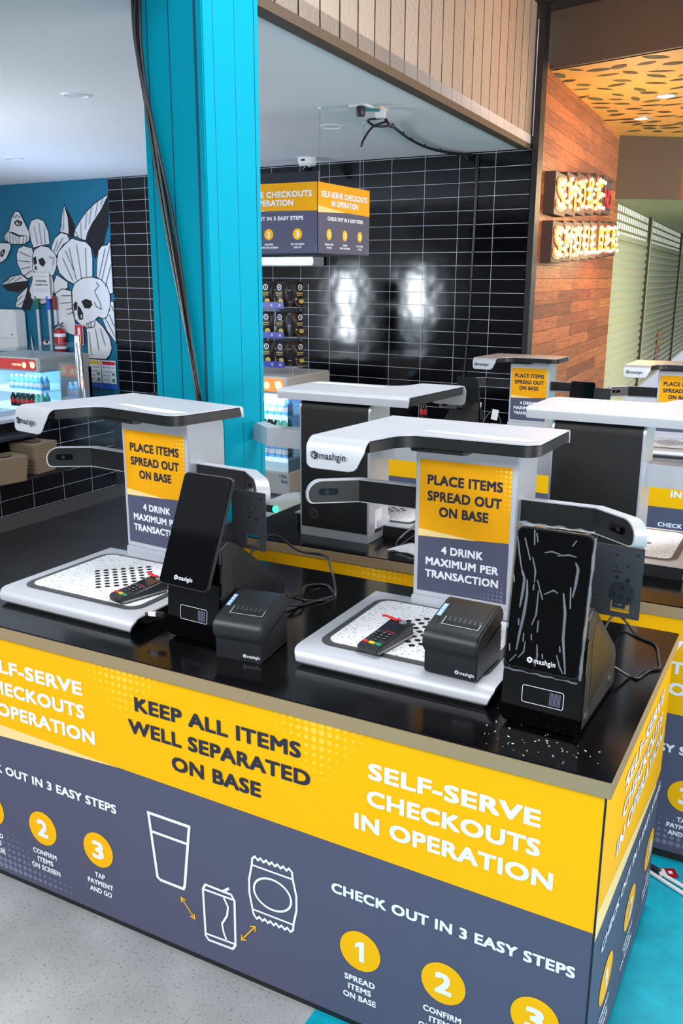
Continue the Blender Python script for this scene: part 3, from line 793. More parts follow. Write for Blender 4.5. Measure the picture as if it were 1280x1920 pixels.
    # --- two side camera arms
    for s in (1, -1):
        P0 = (.143,.032); P1 = (.335,.032); P2 = (.455,-.060)
        d1 = Vector((1,0)); d2 = (Vector(P2)-Vector(P1)).normalized(); Ls = (Vector(P2)-Vector(P1)).length
        n1 = Vector((0,1)); n2 = Vector((-d2.y, d2.x))
        D = .040
        bis = (n1+n2).normalized(); mit = bis*(D/bis.dot(n1))
        za, zb = .312, .380
        def sect(fr, bk):
            return fr, bk
        # inner segment
        vs = []
        for z in (za, zb):
            zb_ = z-.009 if z == za else z-.004
            vs += [(P0[0], P0[1], z), (P1[0], P1[1], z), (P1[0]+mit.x, P1[1]+mit.y, zb_), (P0[0], P0[1]+D, zb_)]
        vs = [(s*x, y, z) for x, y, z in vs]
        m = MB()
        m.faces(vs, [(0,1,2,3),(4,7,6,5),(0,4,5,1),(2,6,7,3),(0,3,7,4)], SILVER_L)
        # outer segment, rounded end in elevation
        el = [(0,za),(0,zb),(Ls-.045,zb)] + arc(Ls-.042, zb-.042, .042, 85, 10, 6) + [(Ls-.001, za+.018)] + arc(Ls-.018, za+.016, .016, -5, -90, 4)
        fr = [(P1[0]+d2.x*q, P1[1]+d2.y*q, z) for q, z in el]
        bk = []
        for q, z in el:
            off = mit if q < 1e-6 else n2*D
            bk.append((P1[0]+d2.x*q+off.x, P1[1]+d2.y*q+off.y, z-.004-.005*max(0, min(1, (zb-z)/(zb-za)))))
        N_ = len(el); vs = [(s*x, y, z) for x, y, z in fr+bk]
        fs = [tuple(range(N_)), tuple(range(2*N_-1, N_-1, -1))] + [(i, (i+1) % N_, N_+(i+1) % N_, N_+i) for i in range(1, N_)]
        m.faces(vs, fs, SILVER_L)
        arm = m.build('camera_arm', t)
        m = MB()                                              # black face, a hair inside the silver outline
        F1 = lambda u, v, h: (s*u, P1[1]-h, v)
        F2 = lambda u, v, h: (s*(P1[0]+d2.x*u-n2.x*h), P1[1]+d2.y*u-n2.y*h, v)
        m.flat([(P0[0],za+.003),(P1[0],za+.003),(P1[0],zb-.003),(P0[0],zb-.003)], F1, .001, BLACK_S)
        cx_, cz_ = Ls/2, (za+zb)/2
        m.flat([(max(0, q-.004 if q > .01 else q), min(zb-.003, max(za+.003, cz_+(z-cz_)*.92))) for q, z in el], F2, .001, BLACK_S)
        fc = m.build('arm_face', arm, smooth=0)
        m = MB(); m.flat(rrect(Ls*.40, Ls*.78, cz_-.010, cz_+.010, .009), F2, .0018, BLACK_G); m.disc((Ls*.62, cz_), .0065, F2, .0024, BLACK_M, 14); m.build('camera_window', fc, smooth=0)
    return t

GR = 'self checkout scanners'
scan = make_scanner('silver scanner on the front counter at right, printer and card reader on its speckled tray', (-.545, .608, H), GR)
left = dup(scan, (-1.572, .578, H), math.radians(-5.2), 'silver scanner on the left end of the front counter with only a card reader')
for ch in left.children:
    if ch.name.startswith('hood'): ch.rotation_euler = (0, 0, math.radians(-5)); ch.location = (-.022, .006, 0)
    if ch.name.startswith('base_plate'):               # its plate sits square to the counter, the tower is turned a little
        ch.rotation_euler = (0, 0, math.radians(4.2)); ch.location = (.042, -.014, 0)
dup(scan, (-1.272, 1.372, H), PI, 'silver scanner showing its black back, before the drinks fridge on the middle counter')
dup(scan, (-.338, 1.372, H), PI, 'silver scanner showing its black back with a vent patch, right of the wrapped terminal')
dup(scan, (-1.597, 4.72, H3), 0, 'small distant scanner on the far counter before the timber wall, amber sign showing')
dup(scan, (-.575, 4.72, H3), math.radians(4), 'small distant scanner at the right edge of the photo, before the roller shutters')

# ================================================================== TERMINALS
HOUSE = mat('black_kiosk_plastic', (20,21,23), .55, var=.1, bump=.02, bscale=500)
def make_terminal(label, loc, rz, tilt, sy, group, wrapped=False, cradle=True, brx=.156):
    """card terminal kiosk: glossy foot, wedge housing, tilting screen, side bracket"""
    t = thing('payment_terminal', label, 'terminal', loc, rz, group)
    m = MB()
    prof = [(.010,.004),(.028,.262),(.060,.278),(.100,.262),(.300,.110),(.316,.085),(.318,.004)]
    m.extr(prof, 'x', -.082, .082, HOUSE, .006, 3)
    hs = m.build('housing', t)
    for s in (1, -1):
        m = MB(); m.extr([(.075,.205),(.085,.228),(.100,.232),(.270,.105),(.275,.078),(.085,.045)], 'x', s*.0815, s*.0828, BLACK_S); m.build('side_cover', hs)
    for y, z in ((.062,.030),(.262,.038)):
        m = MB(); m.lathe([(0,.004),(.006,.004),(.011,.003),(.013,0)], (0,0,0), GREY_P, 18, Matrix.Translation((.082,y,z)) @ Matrix.Rotation(PI/2, 4, 'Y')); m.build('screw_knob', hs)
    m = MB(); m.extr(rrect(-.088, .088, .008, .225, [.016,.006,.006,.016]), 'y', -.004, .006, BLACK_G, .0015)
    mt = Matrix.Translation((0,.004,0)) @ Matrix.Rotation(math.radians(-4), 4, 'X')
    ft = m.build('front_glass', t)
    ft.matrix_local = mt
    fn = FRONT(-.0045)
    m = MB()
    m.stroke(rrect(-.042,.048,.060,.098,.005), .0012, fn, .0006, WHITE_P, True)
    for k in range(9): m.flat([(.018+.0028*k,.064),(.0192+.0028*k,.064),(.0192+.0028*k,.093),(.018+.0028*k,.093)], fn, .0006, SLATE2)
    m.build('barcode_window', ft, smooth=0)
    # screen
    m = MB(); m.extr(rrect(-.0805,.0805, 0,.302,.014), 'y', 0.0, .016, BLACK_P, .003, 2)
    m.extr(rrect(-.078,.078, .003,.299,.012), 'y', -.0012, .002, BLACK_G)
    m.box(-.055,.055, .016,.032, .06,.25, BLACK_P, .006)
    sc = m.build('screen', t)
    sc.matrix_local = Matrix.Translation((0, sy[0], sy[1])) @ Matrix.Rotation(math.radians(-tilt), 4, 'X')
    m = MB(); logo(m, -.032, .030, .017, .011, FRONT(-.0012), .0006, WHITE_P, BLACK_G); m.build('emblem', sc, smooth=0)
    if wrapped:
        m = MB(); fnw = FRONT(-.006); m.extr(rrect(-.0835,.0835,-.005,.308,.012), 'y', -.0056, .020, FILM, .004, 2); fl = m.build('protective_film', sc)
        fl['label'] = 'crinkled clear plastic film'
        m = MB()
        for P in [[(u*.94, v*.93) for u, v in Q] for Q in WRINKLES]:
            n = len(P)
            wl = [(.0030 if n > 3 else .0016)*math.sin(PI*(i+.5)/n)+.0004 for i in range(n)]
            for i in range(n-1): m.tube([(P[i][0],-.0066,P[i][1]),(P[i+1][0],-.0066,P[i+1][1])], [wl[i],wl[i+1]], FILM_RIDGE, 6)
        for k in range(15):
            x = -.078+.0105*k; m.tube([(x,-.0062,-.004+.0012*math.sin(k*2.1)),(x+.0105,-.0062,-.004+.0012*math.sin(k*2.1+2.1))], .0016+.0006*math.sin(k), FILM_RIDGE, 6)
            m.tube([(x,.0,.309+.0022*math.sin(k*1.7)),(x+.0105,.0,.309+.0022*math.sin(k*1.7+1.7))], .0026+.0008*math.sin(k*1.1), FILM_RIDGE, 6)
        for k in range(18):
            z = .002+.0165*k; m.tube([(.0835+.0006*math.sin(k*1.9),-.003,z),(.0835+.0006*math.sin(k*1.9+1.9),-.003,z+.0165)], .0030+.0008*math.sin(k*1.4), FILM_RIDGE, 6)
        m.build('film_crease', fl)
    # side bracket for a card machine: steel plate with a window
    m = MB(); y0, y1 = .155, .159
    bx0, bx1, bz0, bz1 = .02, brx, .232, .392
    m.box(bx0, bx1, y0, y1, bz0+.042, bz1, GREY_P, .001); m.box(bx0, bx1-.062, y0, y1, bz0, bz0+.042, GREY_P, .001); m.box(bx1-.022, bx1, y0, y1, bz0, bz0+.042, GREY_P, .001); m.box(bx1-.062, bx1-.022, y0, y1, bz0, bz0+.012, GREY_P, .001)
    m.box(-.02,.03, .10,.158, .24,.30, BLACK_P, .003)
    br = m.build('bracket', t)
    fb = FRONT(y0); m = MB()
    bo = brx-.156
    for x, z, r in ((.10,.372,.003),(.143,.376,.0035),(.10,.345,.002),(.125,.350,.003),(.104,.322,.0045),(.126,.318,.0055)): m.disc((x+bo,z), r, fb, .0006, HOLE, 12)
    m.flat([(.094+bo,.334),(.112+bo,.333),(.112+bo,.336),(.094+bo,.337)], fb, .0006, HOLE)
    m.build('bracket_hole', br, smooth=0)
    if cradle:
        m = MB(); m.extr(rrect(.092,.142,.262,.312,.02), 'y', y0-.004, y0, BLACK_P, .001)
        for x, z, r in ((.117,.300,.0058),(.100,.285,.0055),(.116,.281,.0055),(.132,.278,.0055)): m.disc((x,z), r, FRONT(y0-.004), .0006, HOLE, 14)
        m.box(.098,.126, y0-.006, y0, .255,.268, BLACK_P, .001); m.box(.104,.118, y0-.0066, y0-.006, .262,.265, CHROME); m.build('cradle_plate', br)
    return t
WRINKLES = [[(-0.0816,0.3018),(-0.0733,0.2621),(-0.0614,0.2159)],[(-0.0623,0.226),(-0.0559,0.2064),(-0.0574,0.172),(-0.0602,0.1409)],[(-0.0497,0.2072),(-0.0467,0.1734),(-0.0489,0.1287),(-0.0551,0.0767),(-0.0581,0.0421)],[(-0.0644,0.3008),(-0.0475,0.2519)],[(-0.0429,0.2594),(-0.0332,0.2299),(-0.0329,0.2026)],[(-0.0268,0.2102),(-0.0106,0.1678)],[(-0.0216,0.1869),(-0.0214,0.1321),(-0.0293,0.1054)],[(-0.0444,0.3208),(-0.0413,0.287)],[(-0.0391,0.3147),(-0.0343,0.2948)],[(-0.0168,0.2733),(-0.0016,0.2782),(0.0189,0.2748)],[(0.0115,0.2704),(0.0359,0.2765),(0.0532,0.2745)],[(0.0526,0.2623),(0.0599,0.2495),(0.0582,0.2147),(0.0545,0.1849)],[(0.048,0.2064),(0.052,0.1587)],[(0.0338,0.1908),(0.0421,0.147),(0.044,0.0886),(0.0566,0.0108)],[(-0.0086,0.1801),(0.0119,0.1931),(0.0217,0.1875)],[(0.0419,0.297),(0.0502,0.3103)],[(-0.045,0.0847),(-0.0447,0.0642)],[(-0.0394,0.0666),(-0.0411,0.0407),(-0.0521,0.0258)],[(-0.0601,0.1153),(-0.0587,0.1001)],[(-0.0275,0.0851),(-0.0263,0.0715)],[(-0.0151,0.1192),(-0.0145,0.0918)],[(-0.0125,0.0646),(-0.0092,0.0376),(-0.0126,0.0132)],[(0.0015,0.0457),(0.0034,0.0339)],[(-0.0752,0.0538),(-0.073,0.037)],[(-0.0709,0.0134),(-0.0572,0.032)],[(0.0334,0.0494),(0.0433,0.023),(0.052,0.0102)],[(0.0378,0.0706),(0.0404,0.0572)],[(-0.0338,0.1853),(-0.0335,0.1991)],[(-0.0813,0.2133),(-0.0788,0.1965)],[(-0.0843,0.1004),(-0.0828,0.0904)]]
TG = 'payment terminals'
make_terminal('payment terminal with plastic film still on its screen, right end of the front counter', (-.184, .130, H), math.radians(-2), 8.0, (-.012, .142), TG, wrapped=True)
make_terminal('payment terminal with bare black screen leaning back, between left scanner and left printer', (-1.130, .165, H), math.radians(-3), 24.0, (-.034, .165), TG, cradle=False, brx=.132)
far_t = make_terminal('distant black payment terminal right of the small scanner before the timber wall', (-1.12, 4.25, H3), math.radians(-2), 14.0, (-.02, .146), TG, cradle=False)
dup(far_t, (-1.86, 4.24, H3-.0), math.radians(172), 'far terminal turned away, only its top edge showing left of the small scanner')

# ================================================================== RECEIPT PRINTERS
def make_printer(label, loc, rz, group):
    t = thing('receipt_printer', label, 'printer', loc, rz, group)
    m = MB(); m.extr([(.002,0),(.002,.060),(.155,.095),(.157,0)], 'x', -.066, .066, BLACK_P, .003, 2)
    body = m.build('body', t)
    m = MB(); logo(m, .012, .060, .010, .0085, FRONT(.002), .0006, WHITE_P, BLACK_P); m.build('emblem', body, smooth=0)
    m = MB()
    prof = [(-.004,.056)] + [(-.009,.066),(-.010,.080),(-.007,.093),(.002,.104),(.016,.111)] + [(.128,.141),(.140,.141),(.152,.134),(.160,.120),(.161,.104)] + [(.150,.097),(.100,.086),(.05,.070),(.02,.060)]
    m.extr(prof, 'x', -.068, .068, BLACK_P, .004, 3)
    lid = m.build('lid', t)
    sl = .030/.112                                      # slope of the lid top
    SLP = lambda u, v, h: (u, .016+v*math.cos(math.atan(sl)), .111+v*math.sin(math.atan(sl))+h)
    m = MB(); m.flat([(-.034,.014),(.052,.014),(.052,.042),(-.034,.042)], SLP, .0006, HOLE)
    for k in range(7):
        x = -.028+.0125*k
        m.faces([SLP(x,.030,.0008),SLP(x+.008,.030,.0008),SLP(x+.008,.042,.003),SLP(x,.042,.003),SLP(x,.030,-.0),SLP(x+.008,.030,-.0),SLP(x+.008,.042,0),SLP(x,.042,0)], [(0,1,2,3),(0,4,5,1),(2,6,7,3),(0,3,7,4),(1,5,6,2)], GREY_P)
    m.stroke([(-.036,.043),(-.036,.012),(.054,.012),(.054,.043)], .0022, SLP, .0014, SILVER)
    m.build('paper_slot', lid, smooth=0)
    m = MB(); m.flat([(-.062,.040),(-.050,.040),(-.050,.092),(-.062,.092)], SLP, .0008, BLUE_L)
    for v in (.084,.072,.058,.047): m.disc((-.056, v), .0036, SLP, .0014, WHITE_P, 10)
    m.build('status_label', lid, smooth=0)
    m = MB(); m.stroke([(-.046,.0),(-.046,.110)], .0008, SLP, .0010, HOLE); m.stroke([(.056,.0),(.056,.110)], .0008, SLP, .0010, HOLE); m.stroke([(-.064,.036),(-.050,.036),(-.050,.016),(-.064,.016),(-.064,.036)], .0008, SLP, .0010, HOLE); m.build('seam', lid, smooth=0)
    return t
pr = make_printer('black receipt printer standing on the speckled tray of the right scanner', (-.416, .196, H+.049), math.radians(-2), 'receipt printers')
dup(pr, (-.958, .128, H), math.radians(7), 'black receipt printer on the bare countertop beside the left terminal')

# ================================================================== CARD READERS
def make_reader(label, loc, rz, group):
    t = thing('card_reader', label, 'card reader', loc, rz, group)
    m = MB(); m.extr([(-.088,.003),(-.090,.016),(-.080,.024),(.0,.033),(.080,.046),(.088,.040),(.088,.004),(.05,0),(-.07,0)], 'x', -.037, .037, BLACK_P, .005, 3)
    m.box(-.039,.039, -.085,.086, .004,.014, mat('reader_grey_side', (150,152,158), 0.4, .2), .003)
    body = m.build('body', t)
    ang = math.atan(.011/.08)
    K = lambda u, v, h: (u, v, .0330+v*.16+h)
    m = MB(); m.flat([(-.031,.012),(.031,.012),(.031,.056),(-.031,.056)], K, .0012, mat('reader_display', (26,30,44), 0.1)); m.flat([(-.006,.006),(.026,.006),(.026,.0085),(-.006,.0085)], K, .0014, RED_P); m.build('display', body, smooth=0)
    m = MB()
    for r in range(4):
        for c in range(3):
            if r == 3 and c != 1: continue
            m.box(-.027+.019*c, -.012+.019*c, -.012-.0135*r, -.003-.0135*r, .0302-.0012*r-.002*r, .0350-.002*r, BLACK_S, .001)
            k = lambda u, v, h, r=r: (u, v, .0350-.002*r+h)
            m.stroke([(-.022+.019*c, -.0095-.0135*r), (-.017+.019*c, -.0055-.0135*r)], .0014, k, .0004, KEY_W)
    m.build('keypad', body, smooth=0)
    m = MB()
    for c, kk in enumerate((KEY_R, KEY_Y, KEY_G)): m.box(-.030+.021*c, -.012+.021*c, -.072, -.062, .022, .0285, kk, .001)
    m.build('function_key', body, smooth=0)
    m = MB(); m.stroke([(.012+.010*math.cos(2*PI*i/16), .068+.007*math.sin(2*PI*i/16)) for i in range(16)], .0014, K, .0014, KEY_W, True)
    for k in range(3): m.stroke([(.008+.003*k, .065),(.0095+.003*k, .068),(.008+.003*k, .071)], .001, K, .0014, KEY_W)
    m.build('contactless_mark', body, smooth=0)
    m = MB(); vs = [(-.062,.078,.050),(-.030,.074,.052),(-.012,.070,.051),(.0,.075,.053),(.006,.066,.051),(-.012,.060,.049),(-.034,.063,.051),(-.062,.068,.049)]
    m.faces(vs+[(x,y,z-.0012) for x,y,z in vs], [tuple(range(8)), tuple(range(15,7,-1))]+[(i,(i+1)%8,8+(i+1)%8,8+i) for i in range(8)], RED_P); o = m.build('pull_tab', body); o['label'] = 'pink-red pull tab'
    return t
rd = make_reader('handheld card reader with keypad lying on the tray of the right scanner', (-.628, .300, H+.049), math.radians(-9), 'card readers')
rd.scale = (.9, .9, .9)
dup(rd, (-1.402, .275, H+.049), math.radians(-16), 'handheld card reader with keypad lying on the tray of the left scanner')

# ================================================================== HANGING SIGN
SX, SY, SZ0, SZ1 = -2.64, 3.50, 1.943, 2.369
def sign_face(m_, mt_, fn, w, z0, z1, yel, slate):
    """w wide face, u from 0 (left) to w"""
    zb = z0+(z1-z0)*.44
    hh = (z1-z0)
    m_.flat([(0,z0),(w,z0),(w,z0+hh*.60),(w*.45,z0+hh*.615),(0,z0+hh*.60)], fn, .0006, slate)
    m_.flat([(0,z0+hh*.60),(w*.45,z0+hh*.615),(w,z0+hh*.60),(w,z1),(0,z1)], fn, .0006, yel)
    m_.flat([(0,z0+hh*.575),(w*.5,z0+hh*.612),(0,z0+hh*.675)], fn, .001, CREAM)
    halftone(m_, w-.115, z0+.060, 9, 4, .0135, lambda i, j: .0052-.0005*(8-i)-.001*(3-j), fn, .001, SLATE2)
    mt_ += [('SELF-SERVE CHECKOUTS', w*.06, w*.95, z0+hh*.80, hh*.085), ('IN OPERATION', w*.24, w*.76, z0+hh*.68, hh*.085), ('CHECK OUT IN 3 EASY STEPS', w*.17, w*.86, z0+hh*.475, hh*.055)]
    for k, (l1, l2) in enumerate((('SPREAD ITEMS','ON BASE'),('CONFIRM','ITEMS ON SCREEN'),('TAP PAYMENT','AND GO'))):
        cx = w*(.20+.30*k)
        for i, l in enumerate((l1, l2)):
            ww = .0095*len(l)
            mt_.append((l, cx-ww/2, cx+ww/2, z0+hh*(.115-.045*i), hh*.028))
hs = thing('hanging_sign', 'boxy amber and slate sign hung from the ceiling behind the column', 'sign', (SX-.36, SY+.36, SZ0))
def rel(fn): return lambda u, v, h: tuple(Vector(fn(u, v, h)) - Vector((SX-.36, SY+.36, SZ0)))
m = MB()
m.box(-.36,.36,-.36,-.335,0,SZ1-SZ0+.062,NAVY,.003); m.box(.335,.36,-.33,.36,0,SZ1-SZ0,NAVY,.003); m.box(-.36,-.335,-.33,.36,0,SZ1-SZ0,NAVY,.003); m.box(-.33,.33,.335,.36,0,SZ1-SZ0,NAVY,.003); m.box(-.33,.33,-.33,.33,0.004,.012,NAVY)
m.build('sign_box', hs)
for fn, nm in ((rel(lambda u, v, h: (SX-.72+u, SY-h, v)), 'front'), (rel(lambda u, v, h: (SX+h, SY+u, v)), 'side')):
    mp, mt_ = MB(), []
    sign_face(mp, mt_, fn, .715, SZ0+.002, SZ1, SGN_YEL, SLATE)
    f = mp.build('sign_face', hs, smooth=0); words_on(f, WHITE_P, fn, .0016, mt_)
    for k, n in enumerate('123'):
        b = MB(); cx = .715*(.20+.30*k); b.disc((cx, SZ0+.118), .034, fn, .0014, YEL, 28); b.text(n, cx-.012, cx+.012, SZ0+.100, .036, fn, .002, WHITE_P, bold=0.0); b.build('step_badge', f, smooth=0)
WIRE = mat('wire_grey', (120,120,125), 0.4, 0.6)
for p in ((-.30,-.33),(.34,-.30),(.34,.30)):
    m = MB(); m.tube([(p[0],p[1],SZ1-SZ0-.02),(p[0],p[1],CEIL-SZ0-.012)], .0016, WIRE, 6); m.lathe([(0,-.0),(.012,0),(.012,-.006),(.004,-.012),(0,-.012)], (p[0],p[1],CEIL-SZ0), WHITE_PL, 12); m.build('suspension_wire', hs)

# ================================================================== CEILING FITTINGS
for (p, lab) in (((-3.70,2.58), 'round recessed downlight in the white ceiling left of the column, nearer one'), ((-6.31,4.51), 'round recessed downlight at the far left of the white ceiling'), ((-2.94,4.22), 'round recessed downlight in the ceiling above the hanging sign')):
    t = thing('downlight', lab, 'light', (p[0], p[1], CEIL), 0, 'ceiling downlights')
    m = MB(); m.lathe([(.088,0),(.088,-.004),(.070,-.008),(.066,0)], (0,0,0), WHITE_PL, 28); m.build('trim_ring', t)
    m = MB(); m.lathe([(.066,-.001),(.03,-.003),(0,-.004)], (0,0,0), mat('frosted_lens', (225,228,232), 0.3), 28); m.build('lens', t)
LENS_ON = mat('lit_lens', (255,248,235), 0.4, emit=(255,246,230), estr=6)
for (p, lab) in (((-1.345,7.68), 'lit round downlight in the amber leaf ceiling, nearer and right'), ((-1.76,8.82), 'lit round downlight in the amber leaf ceiling, farther and left')):
    t = thing('downlight', lab, 'light', (p[0], p[1], 3.42), 0, 'ceiling downlights')
    m = MB(); m.lathe([(.10,0),(.10,-.008),(.078,-.010),(.075,0)], (0,0,0), SILVER, 28); m.build('trim_ring', t)
    m = MB(); m.lathe([(.076,-.002),(0,-.004)], (0,0,0), LENS_ON, 28); m.build('lens', t)
t = thing('security_camera', 'white dome camera on the ceiling just above the hanging sign', 'camera', (-3.95, 5.62, CEIL))
m = MB(); m.lathe([(0,0),(.080,0),(.082,-.010),(.080,-.050),(.066,-.066),(.052,-.070)], (0,0,0), WHITE_PL, 28); m.build('housing', t)
m = MB(); m.lathe([(.052,-.070)]+[(.052*math.cos(math.radians(a)), -.070-.050*math.sin(math.radians(a))) for a in range(10, 91, 10)], (0,0,0), mat('smoked_dome', (10,10,12), .05, spec=.8), 24); m.build('dome', t)
m = MB(); m.box(-.014,.020,-.0835,-.078,-.034,-.016,INK); m.box(.000,.004,-.0840,-.078,-.034,-.016,RED_P); m.build('label_plate', t)
t = thing('wireless_sensor', 'white ceiling sensor plate with a dangling black plug', 'sensor', (-2.375, 3.66, CEIL))
m = MB(); m.box(-.09,.03,-.10,.02,-.014,0,WHITE_PL,.004); m.box(.0,.07,.02,.13,-.016,0,mat('cream_plastic', (226,214,190), .5),.004); m.build('plate', t)
m = MB(); m.lathe([(0,0),(.026,0),(.028,-.01),(.028,-.050),(.024,-.056),(0,-.056)], (-.010,-.085,-.012), BLACK_P, 18); m.build('sensor_head', t)
m = MB(); m.tube([(0.0,-.07,-.03),(.03,.0,-.022),(.05,.04,-.02)], .009, mat('teal_sleeve', (30,120,120), .5), 8); m.box(.03,.09,.03,.09,-.06,-.014,WHITE_PL,.004,mtx=Matrix.Rotation(.25,4,'Z')); m.build('junction_box', t)
CAB = [(-2.33,3.80,2.745),(-2.40,4.02,2.74),(-2.484,4.226,2.775),(-2.60,4.65,2.785),(-2.662,4.934,2.787),(-2.71,5.30,2.787),(-2.70,5.60,2.787),(-2.62,5.86,2.787),(-2.53,5.885,2.78)]
m = MB(); m.tube(CAB, .010, RUBBER, 8, smooth=4); m.tube([(x+.012, y-.01, z-.008) for x, y, z in CAB], .008, RUBBER, 8, smooth=4)
WALLC = [wallpt(.448,2.78,.012), wallpt(.450,2.3,.010), wallpt(.455,1.888,.010), wallpt(.460,1.444,.010), wallpt(.485,.95,.012), wallpt(.51,.72,.03)]
m.tube(WALLC, .008, RUBBER, 8, smooth=4); m.tube([p+Vector((-.03*(i/5),0,0))-WU*.016 for i, p in enumerate(WALLC)], .006, RUBBER, 8, smooth=4)
m.tube([(-2.33,3.80,2.745),(-2.29,3.76,2.70),(-2.34,3.68,2.69),(-2.40,3.70,2.73),(-2.36,3.80,2.75)], .007, RUBBER, 8, smooth=5)
m.tube([(-2.35,3.84,2.735),(-2.41,3.78,2.70),(-2.44,3.72,2.62),(-2.45,3.71,2.58)], [.007]*13, RUBBER, 8, smooth=4)
for i in range(2, 8): m.lathe([(0,.014),(.014,.012),(.014,-.006),(0,-.008)], CAB[i], RUBBER, 10)
tag(m.build('ceiling_cable'), 'black cable clipped across the white ceiling and down the tiled wall', 'cable')
m = MB(); m.box(0,.85,0,.20,0,.075,SILVER,.006); m.box(-.01,.86,-.012,0,.015,.06,mat('strip_diffuser',(200,220,240),.3,emit=(190,215,255),estr=.8),.004)
o = m.build('wall_strip_light', loc=tuple(wallpt(2.78,1.90,.215))); o.rotation_euler = (0,0,RZW); tag(o, 'slim steel strip light fitting on the tiled wall below the hanging sign', 'light')

# ================================================================== DRINKS FRIDGES AND SNACKS
FR_W = mat('fridge_grey_paint', (196,198,196), .4, .1, var=.03)
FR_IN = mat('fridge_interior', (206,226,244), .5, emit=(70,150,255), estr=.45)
FR_SIGN = mat('fridge_header_orange', (240,120,60), .4, emit=(250,120,50), estr=1.1)
FR_SIGN_E = mat('fridge_header_yellow', (250,225,170), .4, emit=(255,225,160), estr=1.0)
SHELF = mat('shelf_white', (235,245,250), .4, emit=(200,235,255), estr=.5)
WATER = mat('water_bottle_blue', (120,190,235), .15, var=.1, spec=.6)
WATER_C = mat('bottle_cap_white', (232,240,246), .4)
COLA = mat('cola_brown', (26,14,12), .12)
COLA_R = mat('cola_label_red', (200,30,40), .4)
MINT = mat('mint_bottle', (120,216,196), .15)
def bottle_proto(name, lab, glassm, capm, labm, hgt, r, group):
    t = thing(name, lab, 'bottle', (0,0,0), 0, group)
    m = MB(); m.lathe([(0,0),(r*.9,0),(r,.01),(r,hgt*.60),(r*.85,hgt*.70),(r*.42,hgt*.86),(r*.40,hgt*.93),(0,hgt*.93)], (0,0,0), glassm, 14); m.build('body', t)
    m = MB(); m.lathe([(0,hgt*.93),(r*.46,hgt*.93),(r*.46,hgt),(0,hgt)], (0,0,0), capm, 12); m.build('cap', t)
    if labm:
        m = MB(); m.lathe([(r*1.02,hgt*.28),(r*1.03,hgt*.30),(r*1.03,hgt*.52),(r*1.02,hgt*.54)], (0,0,0), labm, 14); m.build('label_band', t)
    return t
def fridge(label, x1, y0, glow, head):
    w, dp, h_ = .95, .72, 1.0
    t = thing('drinks_fridge', label, 'fridge', (x1-w/2, y0+dp/2, 0), 0, 'open front drinks fridges')
    a, b, c, d = -w/2, w/2, -dp/2, dp/2
    m = MB()
    m.box(a, b, c, d, 0, .20, FR_W, .01); m.box(a, b, d-.04, d, .20, .86, FR_W)
    m.box(b-.02, b, c+.28, d, .20, .86, FR_W); m.box(a, a+.02, c+.28, d, .20, .86, FR_W)
    m.box(a, b, c, d, .86, 1.0, FR_W, .012)
    m.build('cabinet', t)
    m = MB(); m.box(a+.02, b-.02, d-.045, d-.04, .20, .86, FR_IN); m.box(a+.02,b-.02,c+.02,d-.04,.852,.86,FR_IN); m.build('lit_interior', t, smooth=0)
    m = MB(); m.extr(rrect(a+.04,b-.045,.878,.985,.022), 'y', c-.008, c, head, .002); m.disc((b-.085,.931), .034, FRONT(c-.008), .001, FR_SIGN_E, 20); m.disc((b-.20,.925), .030, FRONT(c-.008), .001, FR_SIGN_E, 20); m.disc((b-.12,.955), .010, FRONT(c-.008), .0015, WHITE_P, 10); m.text('WATER', b-.37, b-.24, .915, .022, FRONT(c-.008), .001, FR_SIGN_E)
    m.build('header_sign', t)
    for z in (.30,.48,.66):
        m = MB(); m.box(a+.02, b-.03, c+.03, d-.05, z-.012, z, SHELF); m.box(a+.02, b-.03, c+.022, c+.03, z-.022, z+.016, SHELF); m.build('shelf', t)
    m = MB(); m.box(b-.010, b-.004, c+.01, c+.28, .20, .86, GLASS); m.box(a+.004, a+.010, c+.01, c+.28, .20, .86, GLASS); m.build('side_glass', t, smooth=0)
    BP = mat('blue_print', (40,90,140), .5); m = MB(); m.text('Do', b-.075, b-.022, .150, .030, FRONT(c), .001, BP); m.text('Not', b-.075, b-.012, .105, .030, FRONT(c), .001, BP); m.flat([(b-.098,.160),(b-.085,.168),(b-.098,.176)], FRONT(c), .001, BP)
    m.build('notice', t, smooth=0)
    l = area('fridge_lamp', (x1-w/2, y0+.06, .84), (.8,.05), glow, (.45,.72,1.0), (x1-w/2, y0+.4, .2)); 
    return t, (x1-w/2, y0+dp/2, a, b, c, d)
F1, F1d = fridge('open front drinks fridge with orange header against the black tiled wall', -3.62, 4.72, 14, FR_SIGN)
F2, F2d = fridge('open front drinks fridge at the far left, standing in for a reflection in the glass screen', -6.66, 4.95, 2.5, mat('fridge_header_red', (206,60,60), .4, emit=(230,70,60), estr=.25))  # solid fridge added where the glass only mirrors one
wb = bottle_proto('water_bottle', 'clear blue water bottle on the fridge shelves', WATER, WATER_C, WHITE_P, .15, .030, None)
cb = bottle_proto('cola_bottle', 'dark cola bottle with red label', COLA, WATER_C, COLA_R, .16, .029, None)
mb_ = bottle_proto('mint_bottle', 'mint green drink bottle', MINT, WATER_C, None, .16, .028, None)
